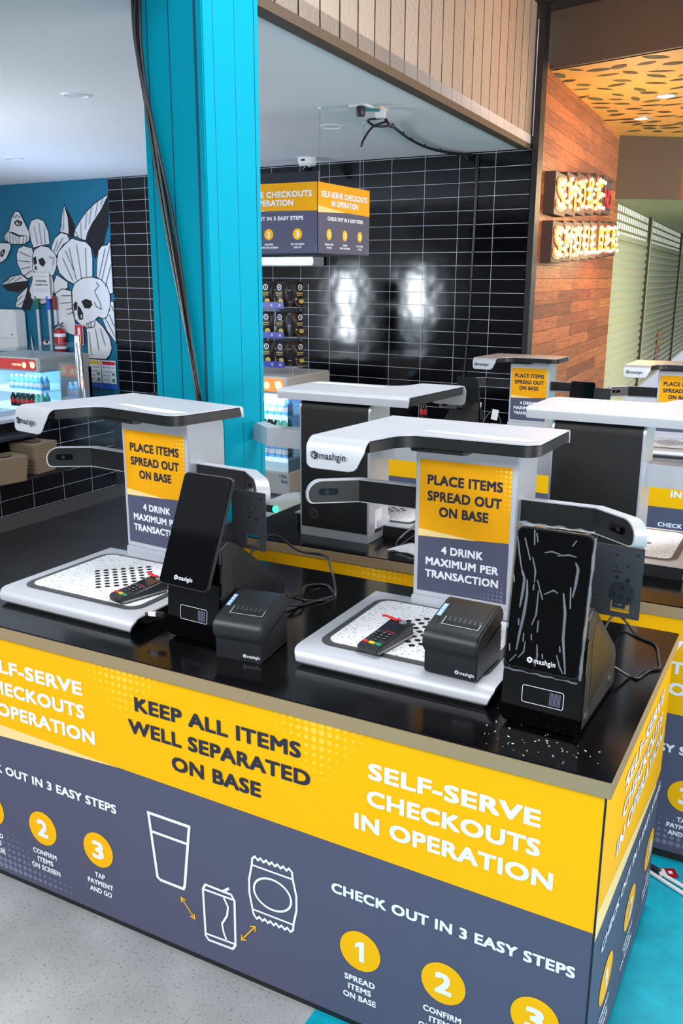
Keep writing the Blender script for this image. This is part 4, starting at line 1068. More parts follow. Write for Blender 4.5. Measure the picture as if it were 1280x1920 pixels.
def fill(Fd, tagname, glab):
    ox, oy, a, b, c, d = Fd
    first = fill.first
    for si, z in enumerate((.20, .30, .48, .66)):
        if z == .20: continue
        for k in range(6 if glab == 'near' else 7):
            x = b-.075-.068*k
            for row in range(2):
                y = c+.075+.075*row
                if z == .48: pr, nm, kind = (mb_, 'mint green bottle', 'mint') if k < 2 else (cb, 'dark cola bottle with red label', 'cola')
                else: pr, nm, kind = wb, 'clear blue water bottle', 'water'
                place = {.30: 'bottom', .48: 'middle', .66: 'top'}[z]
                lab = '%s on the %s shelf of the %s drinks fridge' % (nm, place, tagname)
                g = '%s bottles on the %s shelf of the %s fridge' % (kind, place, tagname)
                if pr.name not in first:
                    first.add(pr.name); o = pr; o.location = (ox+x, oy+y, z); o['label'] = lab; o['group'] = g
                else: dup(pr, (ox+x, oy+y, z), 0, lab, g)
fill.first = set()
fill(F1d, 'tiled wall', 'near'); fill(F2d, 'reflected far left', 'far')

FOIL = mat('black_gold_foil', (44,36,34), .3, .3, var=.35, nscale=26)
FOIL_T = mat('tan_foil', (176,150,108), .35, .25, var=.3, nscale=20)
CRISP = mat('crisp_yellow', (214,180,78), .5, var=.15)
def crisp_packet(label, loc, rz, group):
    t = thing('crisp_packet', label, 'snack', loc, rz, group)
    m = MB(); nx, nz = 8, 10; w, h_ = .135, .205
    vs, fs = [], []
    for s in (-1, 1):
        for j in range(nz+1):
            for i in range(nx+1):
                u = i/nx; v = j/nz
                puff = .034*(math.sin(PI*u)**.6)*(math.sin(PI*v)**.55)
                wig = .004*math.sin(9*u+5*v)*math.sin(PI*v)
                vs.append(((u-.5)*w*(1-.10*math.sin(PI*v)), s*puff+wig, v*h_))
    N_ = (nx+1)*(nz+1)
    for k in range(2):
        for j in range(nz):
            for i in range(nx):
                q = k*N_+j*(nx+1)+i; fs.append((q, q+1, q+nx+2, q+nx+1) if k == 0 else (q, q+nx+1, q+nx+2, q+1))
    m.faces(vs, fs, FOIL, recalc=False); bag = m.build('packet', t, smooth=60)
    fn = FRONT(-.037)
    m = MB(); m.disc((.005,.160), .024, fn, .001, WHITE_P, 20); m.disc((.005,.160), .016, fn, .0015, INK, 18); m.disc((.005,.160), .006, fn, .002, WHITE_P, 10)
    m.flat([(-.048,.082),(.044,.088),(.044,.126),(-.048,.122)], fn, .001, INK); m.stroke([(-.036,.112),(.034,.113)], .008, fn, .002, CRISP); m.stroke([(-.030,.096),(.028,.097)], .006, fn, .002, CRISP); m.build('front_print', bag, smooth=0)
    m = MB(); m.disc((.018,.048), .026, fn, .0012, CRISP, 14, .020); m.disc((-.022,.042), .024, fn, .0010, INK, 14, .020); m.stroke([(-.05,.075),(-.045,.03),(-.02,.012),(.01,.012)], .004, fn, .0012, FOIL_T); m.build('crisp_picture', bag, smooth=0)
    return t
RX, RY, RZ = -3.87, 5.02, 1.0
rack = thing('snack_rack', 'wire rack with blue shelf strips standing on the drinks fridge', 'rack', (RX, RY, RZ))
m = MB(); WR = mat('rack_wire', (190,192,196), .3, .8)
for x in (-.16,.14,.17):
    m.tube([(x,-.09,0),(x,-.09,.06)], .003, WR, 6)
for x in (-.19,.215):
    m.tube([(x,.10,0),(x,.10,.74)], .003, WR, 6)
    for k in range(3): m.tube([(x,-.10,.06+.245*k),(x,.10,.06+.245*k)], .003, WR, 6); m.tube([(x,-.10,.13+.245*k),(x,.10,.13+.245*k)], .003, WR, 6)
for k in range(3):
    for y in (-.10,-.05,0,.05,.10): m.tube([(-.19,y,.06+.245*k),(.215,y,.06+.245*k)], .0025, WR, 6)
m.build('wire_frame', rack)
BLUE_S = mat('blue_shelf_strip', (44,66,176), .4)
for k in range(3):
    m = MB(); z = .052+.245*k; m.box(-.19,.10,-.108,-.103,z,z+.052,BLUE_S,.002)
    for x in (-.12,-.02,.06): m.disc((x, z+.026), .012, FRONT(-.108), .001, mat('pink_rosette',(226,180,190),.5), 12)
    m.build('shelf_strip', rack)
cp = None
names = ('bottom', 'middle', 'top')
for k in range(3):
    z = RZ+.064+.245*k
    for i, (x, y, rz, w) in enumerate(((-.115,-.02,.05,'left'), (.028,-.02,-.12,'centre'), (.150,.02,1.25,'right, turned sideways'))):
        lab = 'black and gold crisp packet on the %s shelf of the snack rack, %s' % (names[k], w)
        if cp is None: cp = crisp_packet(lab, (RX+x, RY+y, z), rz, 'crisp packets on the snack rack')
        else: dup(cp, (RX+x, RY+y, z), rz, lab, 'crisp packets on the snack rack')
GREY_U = mat('pale_grey_plastic', (176,178,172), .45, var=.04)
t = thing('charging_station', 'low pale grey unit with a green light beyond the turquoise column', 'machine', (-2.93, 3.66, 0))
m = MB(); m.extr([(-.22,0),(-.22,.22),(-.15,.28),(.0,.31),(.12,.34),(.24,.34),(.24,0)], 'y', -.16, .16, GREY_U, .012, 2); m.build('body', t)
m = MB(); m.box(-.13,-.055,-.164,-.159,.215,.265,BLACK_M,.002); m.build('display_slot', t)
m = MB(); m.lathe([(0,.008),(.020,.006),(.024,0)], (0,0,0), LED_G, 18, Matrix.Translation((-.052,-.163,.24)) @ Matrix.Rotation(PI/2, 4, 'X')); m.build('status_light', t)
MURAL_SHAPES = [('W',[(5.936,0.749),(5.698,0.784),(5.323,0.811),(5.316,0.682),(5.426,0.604),(5.513,0.555),(5.442,0.443),(5.998,0.404),(5.955,0.586)]),('W',[(5.552,0.581),(5.467,0.601),(5.34,0.638),(5.286,0.569),(5.314,0.452),(5.526,0.437)]),('W',[(5.202,2.225),(5.176,2.29),(5.09,2.379),(4.987,2.467),(4.847,2.552),(4.712,2.611),(4.634,2.633),(4.658,2.596),(4.781,2.461),(4.903,2.349),(4.988,2.247),(5.024,2.169),(5.109,2.19)]),('K',[(4.634,2.633),(4.628,2.57),(4.648,2.457),(4.664,2.317),(4.707,2.241),(4.755,2.113),(4.839,2.01),(4.899,1.977),(4.928,2.076),(5.015,2.169),(4.945,2.298),(4.781,2.461)]),('W',[(5.316,2.549),(5.271,2.41),(5.272,2.305),(5.275,2.239),(5.414,2.268),(5.383,2.374),(5.353,2.478)]),('K',[(5.316,2.549),(5.238,2.449),(5.172,2.329),(5.204,2.211),(5.254,2.192),(5.274,2.246),(5.271,2.41)]),('W',[(6.463,1.686),(6.307,1.78),(6.108,1.809),(5.989,1.739),(6.272,1.709)]),('K',[(6.464,1.678),(6.272,1.712),(5.989,1.732),(5.997,1.668),(6.177,1.603),(6.372,1.622)]),('W',[(6.253,1.436),(6.205,1.552),(6.007,1.675),(6.052,1.569),(6.146,1.424)]),('K',[(5.995,1.683),(5.95,1.499),(6.009,1.399),(6.137,1.41),(6.052,1.569)]),('W',[(5.919,2.306),(5.866,2.399),(5.76,2.423),(5.662,2.394),(5.594,2.272),(5.589,2.137),(5.734,2.125),(5.861,2.1),(5.893,2.182)]),('W',[(6.114,2.102),(6.025,2.129),(5.882,2.1),(5.853,1.989),(5.897,1.795),(5.986,1.76),(6.087,1.809),(6.156,1.935),(6.155,2.033)]),('W',[(5.573,2.096),(5.501,2.203),(5.395,2.261),(5.299,2.24),(5.266,2.173),(5.369,2.134),(5.457,2.055),(5.503,2.001)]),('W',[(5.899,1.781),(5.585,1.81),(5.564,1.631),(5.66,1.505),(5.788,1.474),(5.931,1.514),(5.992,1.626)]),('W',[(5.514,1.81),(5.341,1.729),(5.348,1.661),(5.504,1.618),(5.568,1.59),(5.575,1.714)]),('W',[(5.893,2.004),(5.842,2.086),(5.734,2.125),(5.613,2.11),(5.519,2.042),(5.477,1.96),(5.518,1.865),(5.566,1.797),(5.835,1.789),(5.899,1.865)]),('K',[(5.792,1.975),(5.718,1.996),(5.673,1.94),(5.719,1.893),(5.778,1.92)]),('K',[(5.884,1.99),(5.83,2.01),(5.818,1.934),(5.873,1.907)]),('K',[(5.865,1.893),(5.838,1.907),(5.826,1.865),(5.858,1.858)]),('W',[(5.457,2.055),(5.349,2.134),(5.224,2.199),(5.111,2.17),(5.016,2.156),(4.944,2.102),(4.927,1.984),(4.945,1.785),(5.073,1.758),(5.235,1.703),(5.35,1.743),(5.462,1.824),(5.5,1.933)]),('W',[(4.834,2.062),(4.774,2.113),(4.699,2.119),(4.63,2.163),(4.627,1.982),(4.619,1.616),(4.705,1.601),(4.788,1.733),(4.887,1.786),(4.863,1.957)]),('W',[(5.546,1.604),(5.439,1.653),(5.291,1.634),(5.3,1.442),(5.258,1.263),(5.291,1.137),(5.449,1.173),(5.541,1.269),(5.594,1.352)]),('W',[(5.101,1.254),(4.938,1.327),(4.829,1.249),(4.743,1.143),(4.715,1.021),(4.76,0.937),(4.821,0.892),(5.095,0.893),(5.089,1.172)]),('W',[(4.691,1.535),(4.608,1.523),(4.619,1.08),(4.688,1.118),(4.775,1.21),(4.84,1.344),(4.719,1.427)]),('W',[(5.281,1.634),(5.233,1.716),(5.11,1.771),(4.954,1.785),(4.823,1.759),(4.735,1.694),(4.696,1.588),(4.706,1.468),(4.763,1.359),(4.822,1.337),(4.897,1.356),(4.948,1.32),(4.965,1.245),(5.083,1.227),(5.198,1.272),(5.263,1.319),(5.289,1.456)]),('K',[(5.144,1.52),(5.073,1.549),(4.987,1.53),(4.972,1.483),(5.025,1.441),(5.102,1.446)]),('K',[(5.276,1.484),(5.233,1.519),(5.205,1.499),(5.222,1.43),(5.264,1.408)]),('K',[(5.208,1.471),(5.17,1.458),(5.127,1.391),(5.134,1.322),(5.194,1.314),(5.217,1.375)]),('W',[(5.172,1.376),(5.147,1.384),(5.144,1.336),(5.172,1.328)]),('W',[(6.332,2.245),(6.237,2.312),(6.176,2.448),(6.104,2.508),(6.042,2.499),(5.99,2.416),(5.937,2.333),(5.893,2.264),(5.914,2.182),(6.002,2.143),(6.215,2.145),(6.318,2.189)]),('K',[(6.282,2.292),(6.176,2.281),(6.074,2.247),(5.917,2.237),(6.077,2.226),(6.18,2.256)]),('K',[(6.152,2.386),(6.084,2.416),(6.003,2.389),(6.019,2.349),(6.104,2.344)]),('W',[(6.124,2.385),(6.08,2.402),(6.031,2.383),(6.05,2.355),(6.103,2.356)]),('K',[(6.088,2.391),(6.059,2.397),(6.049,2.377),(6.076,2.366)]),('W',[(6.43,2.169),(6.235,2.16),(6.232,2.104),(6.322,1.992),(6.417,1.943),(6.46,1.95)]),('K',[(6.427,2.064),(6.352,2.098),(6.334,2.07),(6.386,2.007),(6.426,2.007)]),('W',[(6.405,2.063),(6.363,2.077),(6.383,2.032),(6.409,2.032)]),('W',[(6.006,1.154),(5.989,1.024),(5.962,0.894),(5.862,0.738),(5.913,0.721),(5.989,0.849),(6.023,0.994)]),('W',[(5.827,1.045),(5.759,1.084),(5.678,1.058),(5.714,1.014),(5.799,1.01)]),('K',[(5.783,1.054),(5.75,1.074),(5.714,1.057),(5.744,1.027)])]
MURAL_LINES = [[(5.176,2.29),(5.109,2.19)],[(5.071,2.379),(5.07,2.189)],[(4.969,2.454),(5.004,2.286)],[(4.888,2.515),(4.942,2.337)],[(4.79,2.569),(4.841,2.412)],[(4.713,2.604),(4.749,2.511)],[(5.319,2.516),(5.332,2.293)],[(5.372,2.387),(5.355,2.267)],[(5.274,2.093),(5.191,1.744)],[(5.153,2.131),(5.11,1.771)],[(5.022,2.09),(5.031,1.785)],[(5.384,1.987),(5.25,1.743)],[(5.336,2.067),(5.22,1.852)],[(4.72,2.087),(4.84,1.786)],[(4.644,2.112),(4.805,1.746)],[(4.641,1.917),(4.755,1.68)],[(5.447,1.577),(5.297,1.58)],[(5.466,1.494),(5.304,1.504)],[(5.382,1.426),(5.29,1.442)],[(5.368,1.371),(5.275,1.401)],[(5.048,1.187),(5.033,0.924)],[(4.946,1.231),(4.91,0.985)],[(4.869,1.234),(4.808,1.045)],[(4.783,1.345),(4.648,1.146)],[(4.723,1.387),(4.62,1.255)],[(4.677,1.482),(4.607,1.417)],[(5.813,2.33),(5.773,2.14)],[(5.726,2.369),(5.711,2.139)],[(5.649,2.327),(5.65,2.138)],[(6.087,2.06),(5.914,2.004)],[(6.131,1.963),(5.921,1.948)],[(6.112,1.865),(5.928,1.893)],[(6.046,1.795),(5.912,1.851)],[(5.444,2.175),(5.517,2.055)],[(5.362,2.201),(5.476,2.068)],[(5.797,1.754),(5.804,1.516)],[(5.673,1.755),(5.719,1.532)],[(4.892,1.732),(4.848,1.693),(4.92,1.639),(4.896,1.585),(4.845,1.505),(4.832,1.438),(4.906,1.464),(4.94,1.517)],[(5.082,1.241),(5.079,1.275),(4.959,1.313)],[(5.053,1.235),(5.049,1.276)],[(5.014,1.236),(5.009,1.291)],[(5.604,2.002),(5.525,1.988),(5.554,1.906)],[(6.287,2.258),(6.276,2.174)],[(6.232,2.264),(6.236,2.153)],[(6.18,2.249),(6.183,2.145)],[(6.128,2.241),(6.13,2.144)],[(5.992,2.225),(6.023,2.146)],[(5.939,2.231),(5.969,2.156)],[(6.077,2.226),(6.089,2.13)],[(6.155,2.441),(6.132,2.461),(6.114,2.433),(6.078,2.466),(6.05,2.438),(6.018,2.444)],[(5.901,0.678),(5.703,0.733)],[(5.933,0.587),(5.757,0.627),(5.622,0.708)],[(5.703,0.543),(5.612,0.607)],[(5.455,0.717),(5.37,0.751)],[(5.418,0.676),(5.351,0.738)],[(5.469,0.587),(5.441,0.458)],[(5.395,0.606),(5.378,0.462)],[(5.342,0.623),(5.333,0.465)],[(5.77,0.99),(5.779,0.816)],[(5.738,0.991),(5.702,0.935)],[(6.427,1.7),(6.287,1.766)],[(6.337,1.715),(6.198,1.78)],[(6.227,1.723),(6.09,1.781)],[(6.224,1.495),(6.095,1.568)],[(6.196,1.452),(6.081,1.511)]]

# ================================================================== MURAL AND THINGS ON ITS WALL
MW = mat('mural_white_paint', (226,228,232), .55, var=.03); MK = mat('mural_black_paint', (14,16,22), .55, var=.1)
fnm = lambda u, v, h: (-(u-4.645), -h, v)
m = MB()
for i, (c, P) in enumerate(MURAL_SHAPES):
    P = [(min(p[0], 9.0) if p[0] > 4.648 else 4.648, p[1]) for p in P]
    m.flat(P, fnm, .0008+.00035*i, MW if c == 'W' else MK)
    if c == 'W': m.stroke(P, .010, fnm, .0008+.00035*i+.0002, MK, True)
for P in MURAL_LINES: m.stroke([(max(p[0],4.65),p[1]) for p in P], .007, fnm, .018, MK)
m.build('painted_flowers', mural_wall, smooth=0)
def wobj(name, label, cat, s, z, off=0.0, group=None):
    p = wallpt(s, z, off); t = thing(name, label, cat, tuple(p), RZW, group); return t
for s, colr, lab, sl in ((5.82, mat('green_sleeve',(20,110,80),.5), 'mop handle with green grip hung on the mural wall', 0), (5.628, mat('blue_sleeve',(40,90,210),.5), 'mop handle with blue grip hung between the green and red ones', .02), (5.53, mat('maroon_sleeve',(130,40,50),.5), 'mop handle with dark red grip nearest the fire extinguisher', .0)):
    t = wobj('floor_mop', lab, 'mop', s, .42, .05, 'mop handles on the mural wall')
    m = MB(); m.tube([(0,0,0),(-.0,0,1.0)], .018, mat('pale_handle',(196,206,216),.35,.4), 10); m.build('pole', t)
    m = MB(); m.tube([(-.0,0,1.0),(-.0,0,1.15)], .026, colr, 10); m.build('grip', t)
    m = MB(); m.tube([(0,0,.12),(0,0,.24)], .024, mat('blue_sleeve',(40,90,210),.5), 10); m.build('collar', t)
t = wobj('mop_rail', 'white holder rail with a notice over the mop handles', 'rail', 5.73, 1.56, .022)
m = MB(); m.box(-.16,.16,-.05,0,-.02,.02,WHITE_PL,.004); m.build('rail', t)
m = MB(); m.box(-.135,.135,-.024,-.021,.02,.27,WHITE_PL); m.text('CLEANING', -.09, .09, .165, .022, FRONT(-.024), .001, INK); m.text('EQUIPMENT HERE', -.105, .105, .125, .018, FRONT(-.024), .001, INK)
for z in (.225,.085,.06): m.stroke([(-.10,z),(.10,z)], .004, FRONT(-.024), .001, BLUE_L)
m.build('notice_sheet', t)
t = wobj('fire_extinguisher', 'red fire extinguisher on the mural wall right of the mop handles', 'extinguisher', 5.44, .915, .085)
m = MB(); m.lathe([(0,0),(.060,0),(.064,.012),(.064,.25),(.052,.285),(.024,.30),(.020,.31)], (0,0,0), RED_D, 22); m.build('cylinder', t)
m = MB(); m.lathe([(.0648,.21),(.0652,.212),(.0652,.245),(.0648,.247)], (0,0,0), WHITE_P, 22); m.lathe([(.0648,.075),(.0652,.077),(.0652,.10),(.0648,.102)], (0,0,0), WHITE_P, 22); m.build('label_band', t)
m = MB(); m.lathe([(.020,.30),(.022,.33),(.012,.345),(0,.345)], (0,0,0), CHROME, 14); m.tube([(-.02,0,.335),(.02,-.0,.345),(.075,-.01,.37)], .007, BLACK_P, 8); m.tube([(-.02,0,.325),(.07,-.01,.33)], .006, BLACK_P, 8); m.build('valve_lever', t)
m = MB(); m.tube([(-.02,-.01,.335),(-.06,-.01,.32),(-.075,-.02,.26),(-.072,-.02,.14)], .009, RUBBER, 8, smooth=4); m.build('hose', t)
t = wobj('extinguisher_sign', 'red sign with white extinguisher symbol above the steel post', 'sign', 5.19, 1.04, .028)
m = MB(); m.box(-.066,.066,-.003,.003,0,.225,RED_P); m.stroke(rrect(-.064,.064,.002,.223,.004), .005, FRONT(-.003), .0006, WHITE_P, True); m.flat(rrect(-.02,.02,.075,.185,.012), FRONT(-.003), .0008, WHITE_P); m.flat([(-.008,.185),(.008,.185),(.012,.200),(-.012,.200)], FRONT(-.003), .0008, WHITE_P); m.stroke([(-.04,.045),(.04,.045)], .007, FRONT(-.003), .0008, WHITE_P); m.stroke([(-.03,.030),(.03,.030)], .007, FRONT(-.003), .0008, WHITE_P); m.build('sign_plate', t, smooth=0)
for s, headc, lab in ((5.235, INK, 'wall chart with dark heading, leftmost, half behind the steel post'), (4.995, KEY_Y, 'wall chart with yellow heading, middle of the three charts'), (4.765, RED_P, 'wall chart with red heading, beside the black tiles')):
    t = wobj('wall_chart', lab, 'poster', s, .57, .026, 'cleaning charts on the mural wall')
    m = MB(); m.box(-.108,.108,-.002,.002,0,.315,WHITE_PL); fn = FRONT(-.002)
    m.flat([(-.096,.265),(.096,.265),(.096,.302),(-.096,.302)], fn, .0006, headc); m.disc((-.078,.284), .020, fn, .001, headc, 16)
    m.flat([(-.108,.0),(.108,.0),(.108,.06),(-.108,.06)], fn, .0006, mat('chart_blue',(40,90,200),.5))
    for r in range(4):
        for c in range(5):
            if c > 2 and r > 1: continue
            m.disc((-.075+.036*c, .235-.045*r), .011, fn, .0006, BLUE_L if (r+c) % 2 else SLATE2, 8)
    m.flat([(.045,.075),(.088,.075),(.088,.175),(.045,.175)], fn, .0008, KEY_G); m.flat([(.045,.115),(.088,.115),(.088,.145),(.045,.145)], fn, .0012, WHITE_P)
    m.build('sheet', t, smooth=0)
t = wobj('towel_dispenser', 'white paper towel dispenser at the left edge of the mural wall', 'dispenser', 6.36, .93, .024)
m = MB(); m.extr(rrect(-.30,.30,0,.48,.05), 'y', -.16, 0, WHITE_PL, .012, 2); m.build('case', t)
m = MB(); m.extr(rrect(-.12,.27,.16,.46,.02), 'y', -.172, -.160, mat('dispenser_panel',(236,238,240),.3), .004); m.disc((.24,.20), .012, FRONT(-.172), .001, SLATE, 10); m.build('front_cover', t)
# post and glass screen of the serving wall
t = thing('glass_screen', 'clear glass screen on a polished steel post above the serving wall', 'screen', (-4.90, 3.70, .80))
m = MB(); m.lathe([(0,0),(.045,0),(.045,.008),(.027,.012),(.027,.545),(.024,.553),(0,.553)], (0,0,0), CHROME, 24); m.build('post', t)
m = MB(); m.box(-.004,.004,-2.1,-.03,.02,.50,GLASS); m.build('pane', t, smooth=0)
# cardboard trays
def tray(label, loc, rz, hgt):
    t = thing('cup_carrier_stack', label, 'cardboard trays', loc, rz, 'stacks of cardboard carriers')
    m = MB(); n = 16
    for k in range(n):
        z = hgt*k/n; w = .105+.018*k/n+.003*(k % 2)
        m.extr(rrect(-w, w, -w, w, .03, 4), 'z', z, z+hgt/n*.92, CARD)
    m.box(-.10,.10,-.10,.10,0,hgt*.98,CARD)
    m.build('stack', t, smooth=0)
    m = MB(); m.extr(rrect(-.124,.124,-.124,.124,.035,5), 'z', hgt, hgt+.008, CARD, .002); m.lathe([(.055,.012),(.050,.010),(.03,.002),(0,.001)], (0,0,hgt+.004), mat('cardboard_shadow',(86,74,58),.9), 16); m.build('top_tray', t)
    return t
m = MB(); m.box(-.17,.17,-.45,.22,0,.02,mat('ledge_dark',(14,15,18),.5),.004)
tag(m.build('serving_ledge', loc=(-4.678, 2.88, .43)), 'dark ledge in front of the serving wall holding cardboard stacks', 'shelf')
tray('taller brown cardboard carrier stack on the dark ledge, left behind the left scanner', (-4.64, 2.92, .45), .1, .20)
tray('brown cardboard carrier stack at the left photo edge, nearer of the two stacks', (-4.56, 2.58, .45), -.2, .16)

# ================================================================== MARQUEE SIGN, SHUTTERS, SMALL THINGS
BOXD = mat('sign_box_brown', (70,52,42), .6); LET_R = mat('sign_letter_red', (214,60,44), .4, emit=(255,70,40), estr=.5); LET_Y = mat('sign_letter_amber', (250,190,60), .4, emit=(255,150,30), estr=.9)
BULB = mat('lit_bulb', (255,240,205), .3, emit=(255,222,170), estr=4)
sgn = thing('marquee_sign', 'bulb-lit red letter sign on the timber wall, two lines', 'sign', tuple(concpt(2.0, 2.3, 0)), RZC)
fs_ = lambda u, v, h: (u-2.0, -.16-h, v-2.3)
def letter_row(txt, t0, t1, zA, zB, hA, hB):
    """each letter on its own box; the line climbs and grows slightly"""
    n = len(txt); w = (t1-t0)/n
    for k, ch in enumerate(txt):
        f = (k+.5)/n; u0 = t0+w*k+.03; u1 = t0+w*(k+1)-.03; z0 = zA+(zB-zA)*f; hh = hA+(hB-hA)*f
        m = MB(); m.box(u0-2.03, u1-1.97, -.155, -.02, z0-.03-2.3, z0+hh+.03-2.3, BOXD, .004); bx = m.build('letter_box', sgn)
        m = MB(); m.text(ch, u0, u1, z0, hh, fs_, .0, LET_R, bold=0.0, full=True); m.text(ch, u0+.03, u1-.03, z0+.02, hh-.04, fs_, .004, LET_Y, bold=0.0, full=True); m.build('letter', bx, smooth=0)
        pts = BULBS[ch]
        m = MB()
        for (a, b_) in pts:
            c = fs_(u0+.035+(u1-u0-.07)*a, z0+.03+(hh-.06)*b_, .03)
            m.lathe([(0,-.020),(.011,-.012),(.0145,0),(.011,.012),(0,.020)], c, BULB, 10)
        m.build('bulb_cluster', bx)
BULBS = {'S':[(.9,.92),(.5,1),(.1,.85),(.15,.6),(.6,.48),(.92,.28),(.6,.03),(.1,.08)],'M':[(0,0),(0,.33),(0,.66),(0,1),(.5,.5),(.3,.75),(.7,.75),(1,0),(1,.33),(1,.66),(1,1)],'O':[(.5,1),(.05,.75),(.0,.4),(.2,.05),(.8,.05),(1,.4),(.95,.75)],'K':[(0,0),(0,.33),(0,.66),(0,1),(.45,.5),(.9,.95),(.7,.72),(.7,.25),(.95,0)],'E':[(0,0),(0,.33),(0,.66),(0,1),(.5,1),(.95,1),(.5,.5),(.8,.5),(.5,0),(.95,0)],'U':[(0,1),(0,.66),(0,.33),(.25,.02),(.75,.02),(1,.33),(1,.66),(1,1)],'L':[(0,1),(0,.66),(0,.33),(0,0),(.5,0),(.95,0)],'D':[(0,0),(0,.33),(0,.66),(0,1),(.6,.95),(1,.66),(1,.33),(.6,.05)],'R':[(0,0),(0,.33),(0,.66),(0,1),(.6,1),(.95,.75),(.6,.5),(.75,.25),(1,0)]}
letter_row('SMOKE', .30, 2.62, 2.33, 2.49, .275, .315)
letter_row('SMOULDER', .30, 3.75, 1.945, 2.09, .28, .305)
m = MB(); m.text("'ND", 2.66, 3.15, 2.53, .19, fs_, .004, RED_P, bold=0.0); m.stroke([(2.66,2.78),(3.15,2.82)], .02, fs_, .002, INK); m.stroke([(2.66,2.50),(3.15,2.53)], .02, fs_, .002, INK); m.box(.64,1.17,-.155,-.02,.17,.54,BOXD); m.build('small_letters', sgn, smooth=0)
point('sign_glow', tuple(concpt(1.2, 2.55, .62)), 34, (1,.62,.30), .25)
point('sign_glow', tuple(concpt(2.6, 2.15, .62)), 34, (1,.62,.30), .25)

SHUT = mat('shutter_cream_enamel', (206,204,170), .38, .15, var=.03); SHUT_D = mat('shutter_track_dark', (52,48,44), .5); PERF = mat('shutter_opening_backlit', (226,228,220), .6, emit=(226,230,220), estr=.35)  # emission of the openings stands in for backlight behind the shutter
def shutter(t0, t1, label):
    t = thing('roller_shutter', label, 'shutter', tuple(concpt((t0+t1)/2, 0, 0)), RZC, 'roller shutters')
    w = (t1-t0)/2
    m = MB(); prof = []
    z = 0.0; pts = []
    while z < 2.28: pts += [(-.002, z), (-.020, z+.025), (-.020, z+.07), (-.002, z+.098), (.004, z+.104)]; z += .108
    pts = [(y, z) for y, z in pts] + [(.03, z), (.03, 0)]
    m.extr(pts, 'x', -w, w-.10, SHUT); cur = m.build('curtain', t, smooth=0)
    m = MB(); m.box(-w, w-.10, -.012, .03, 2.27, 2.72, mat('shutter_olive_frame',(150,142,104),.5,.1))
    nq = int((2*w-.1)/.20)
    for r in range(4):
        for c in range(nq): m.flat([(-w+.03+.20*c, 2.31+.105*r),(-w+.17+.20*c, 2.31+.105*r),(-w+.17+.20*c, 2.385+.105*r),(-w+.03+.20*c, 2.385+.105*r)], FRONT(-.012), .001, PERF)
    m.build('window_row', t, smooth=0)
    m = MB(); m.box(w-.10, w-.05, -.05, .04, 0, 2.72, SHUT_D); m.box(w-.05, w, -.06, .05, 0, 2.72, SHUT); m.build('guide_rail', t, smooth=0)
    return t
shutter(4.24, 8.03, 'closed cream roller shutter next to the timber wall')
s2 = shutter(8.05, 13.6, 'closed cream roller shutter with small orange and red notices')
m = MB(); fn = FRONT(-.026)
for k, (cc, ll) in enumerate(((KEY_Y,'CAUTION'),(SGN_YEL,'NOTICE'),(RED_P,'NO'),(RED_P,'GO'))):
    if k < 2: cc = mat('orange_notice',(236,140,40),.5)
    z = 1.08-.155*k; u0 = -.25-.05*k
    m.flat([(u0,z-.36),(u0+.62,z-.36),(u0+.62,z-.255),(u0,z-.255)], fn, .001, cc); m.stroke([(u0+.12,z-.305),(u0+.12+.07*len(ll),z-.305)], .045, fn, .002, CREAM)
m.build('notice_sticker', s2, smooth=0)
shutter(13.63, 19.0, 'closed cream roller shutter farthest along, at the right photo edge')

# cables on the counters
m = MB(); z = H+.004
m.tube([(-1.06,.49,H+.05),(-1.03,.56,H+.012),(-.985,.60,z),(-.965,.655,z),(-1.02,.72,H+.08),(-1.09,.80,H+.075),(-1.17,.78,H+.085),(-1.24,.76,H+.13),(-1.27,.70,H+.12),(-1.25,.60,H+.08)], .0042, RUBBER, 8, smooth=6)
m.tube([(-1.06,.485,H+.03),(-1.03,.56,H+.03),(-1.08,.68,H+.01),(-1.04,.73,z),(-.985,.68,z),(-.965,.645,z)], .0042, RUBBER, 8, smooth=6)
m.tube([(-1.06,.483,H+.02),(-1.02,.53,z),(-.99,.60,z),(-.968,.65,z)], .0042, RUBBER, 8, smooth=6)
tag(m.build('terminal_cable'), 'black cables looping behind the left terminal onto the countertop', 'cable')
m = MB(); m.tube([(-.10,.46,H+.04),(-.065,.50,z),(-.048,.50,z),(-.03,.56,z),(-.010,.585,z),(-.020,.64,z),(-.045,.735,z),(-.10,.775,z),(-.145,.835,H+.02),(-.165,.78,H+.05),(-.16,.62,H+.06),(-.15,.46,H+.07)], .0036, RUBBER, 8, smooth=6)
tag(m.build('terminal_cable'), 'thin black cable looping behind the film wrapped terminal at the right end', 'cable')
m = MB(); m.tube([(-1.10,1.44,z),(-1.02,1.46,H+.05),(-1.00,1.36,H+.06),(-1.03,1.26,H+.02),(-1.015,1.22,z),(-.97,1.30,H+.04),(-.93,1.42,H+.03),(-.90,1.50,z)], .0042, RUBBER, 8, smooth=6)
tag(m.build('scanner_cable'), 'black cable curling beside the scanner on the middle counter', 'cable')
m = MB(); vs, fs = [], []
for s in (0, 1):
    for j in range(5):
        for i in range(7):
            u, v = i/6, j/4
            zz_ = (.004+.020*math.sin(PI*u)**.6*math.sin(PI*v)**.6+.003*math.sin(13*u+4*v)) if s else .0
            vs.append((-.01+.14*(u-.5)+.02*v, .085*(v-.5)+.010*math.sin(5*u), zz_))
for s in (0, 1):
    for j in range(4):
        for i in range(6):
            q = s*35+j*7+i; fs.append((q, q+1, q+8, q+7) if s else (q, q+7, q+8, q+1))
m.faces(vs, fs, mat('clear_bag_grey', (190,192,198), .2, .3, var=.2, nscale=40), recalc=False)
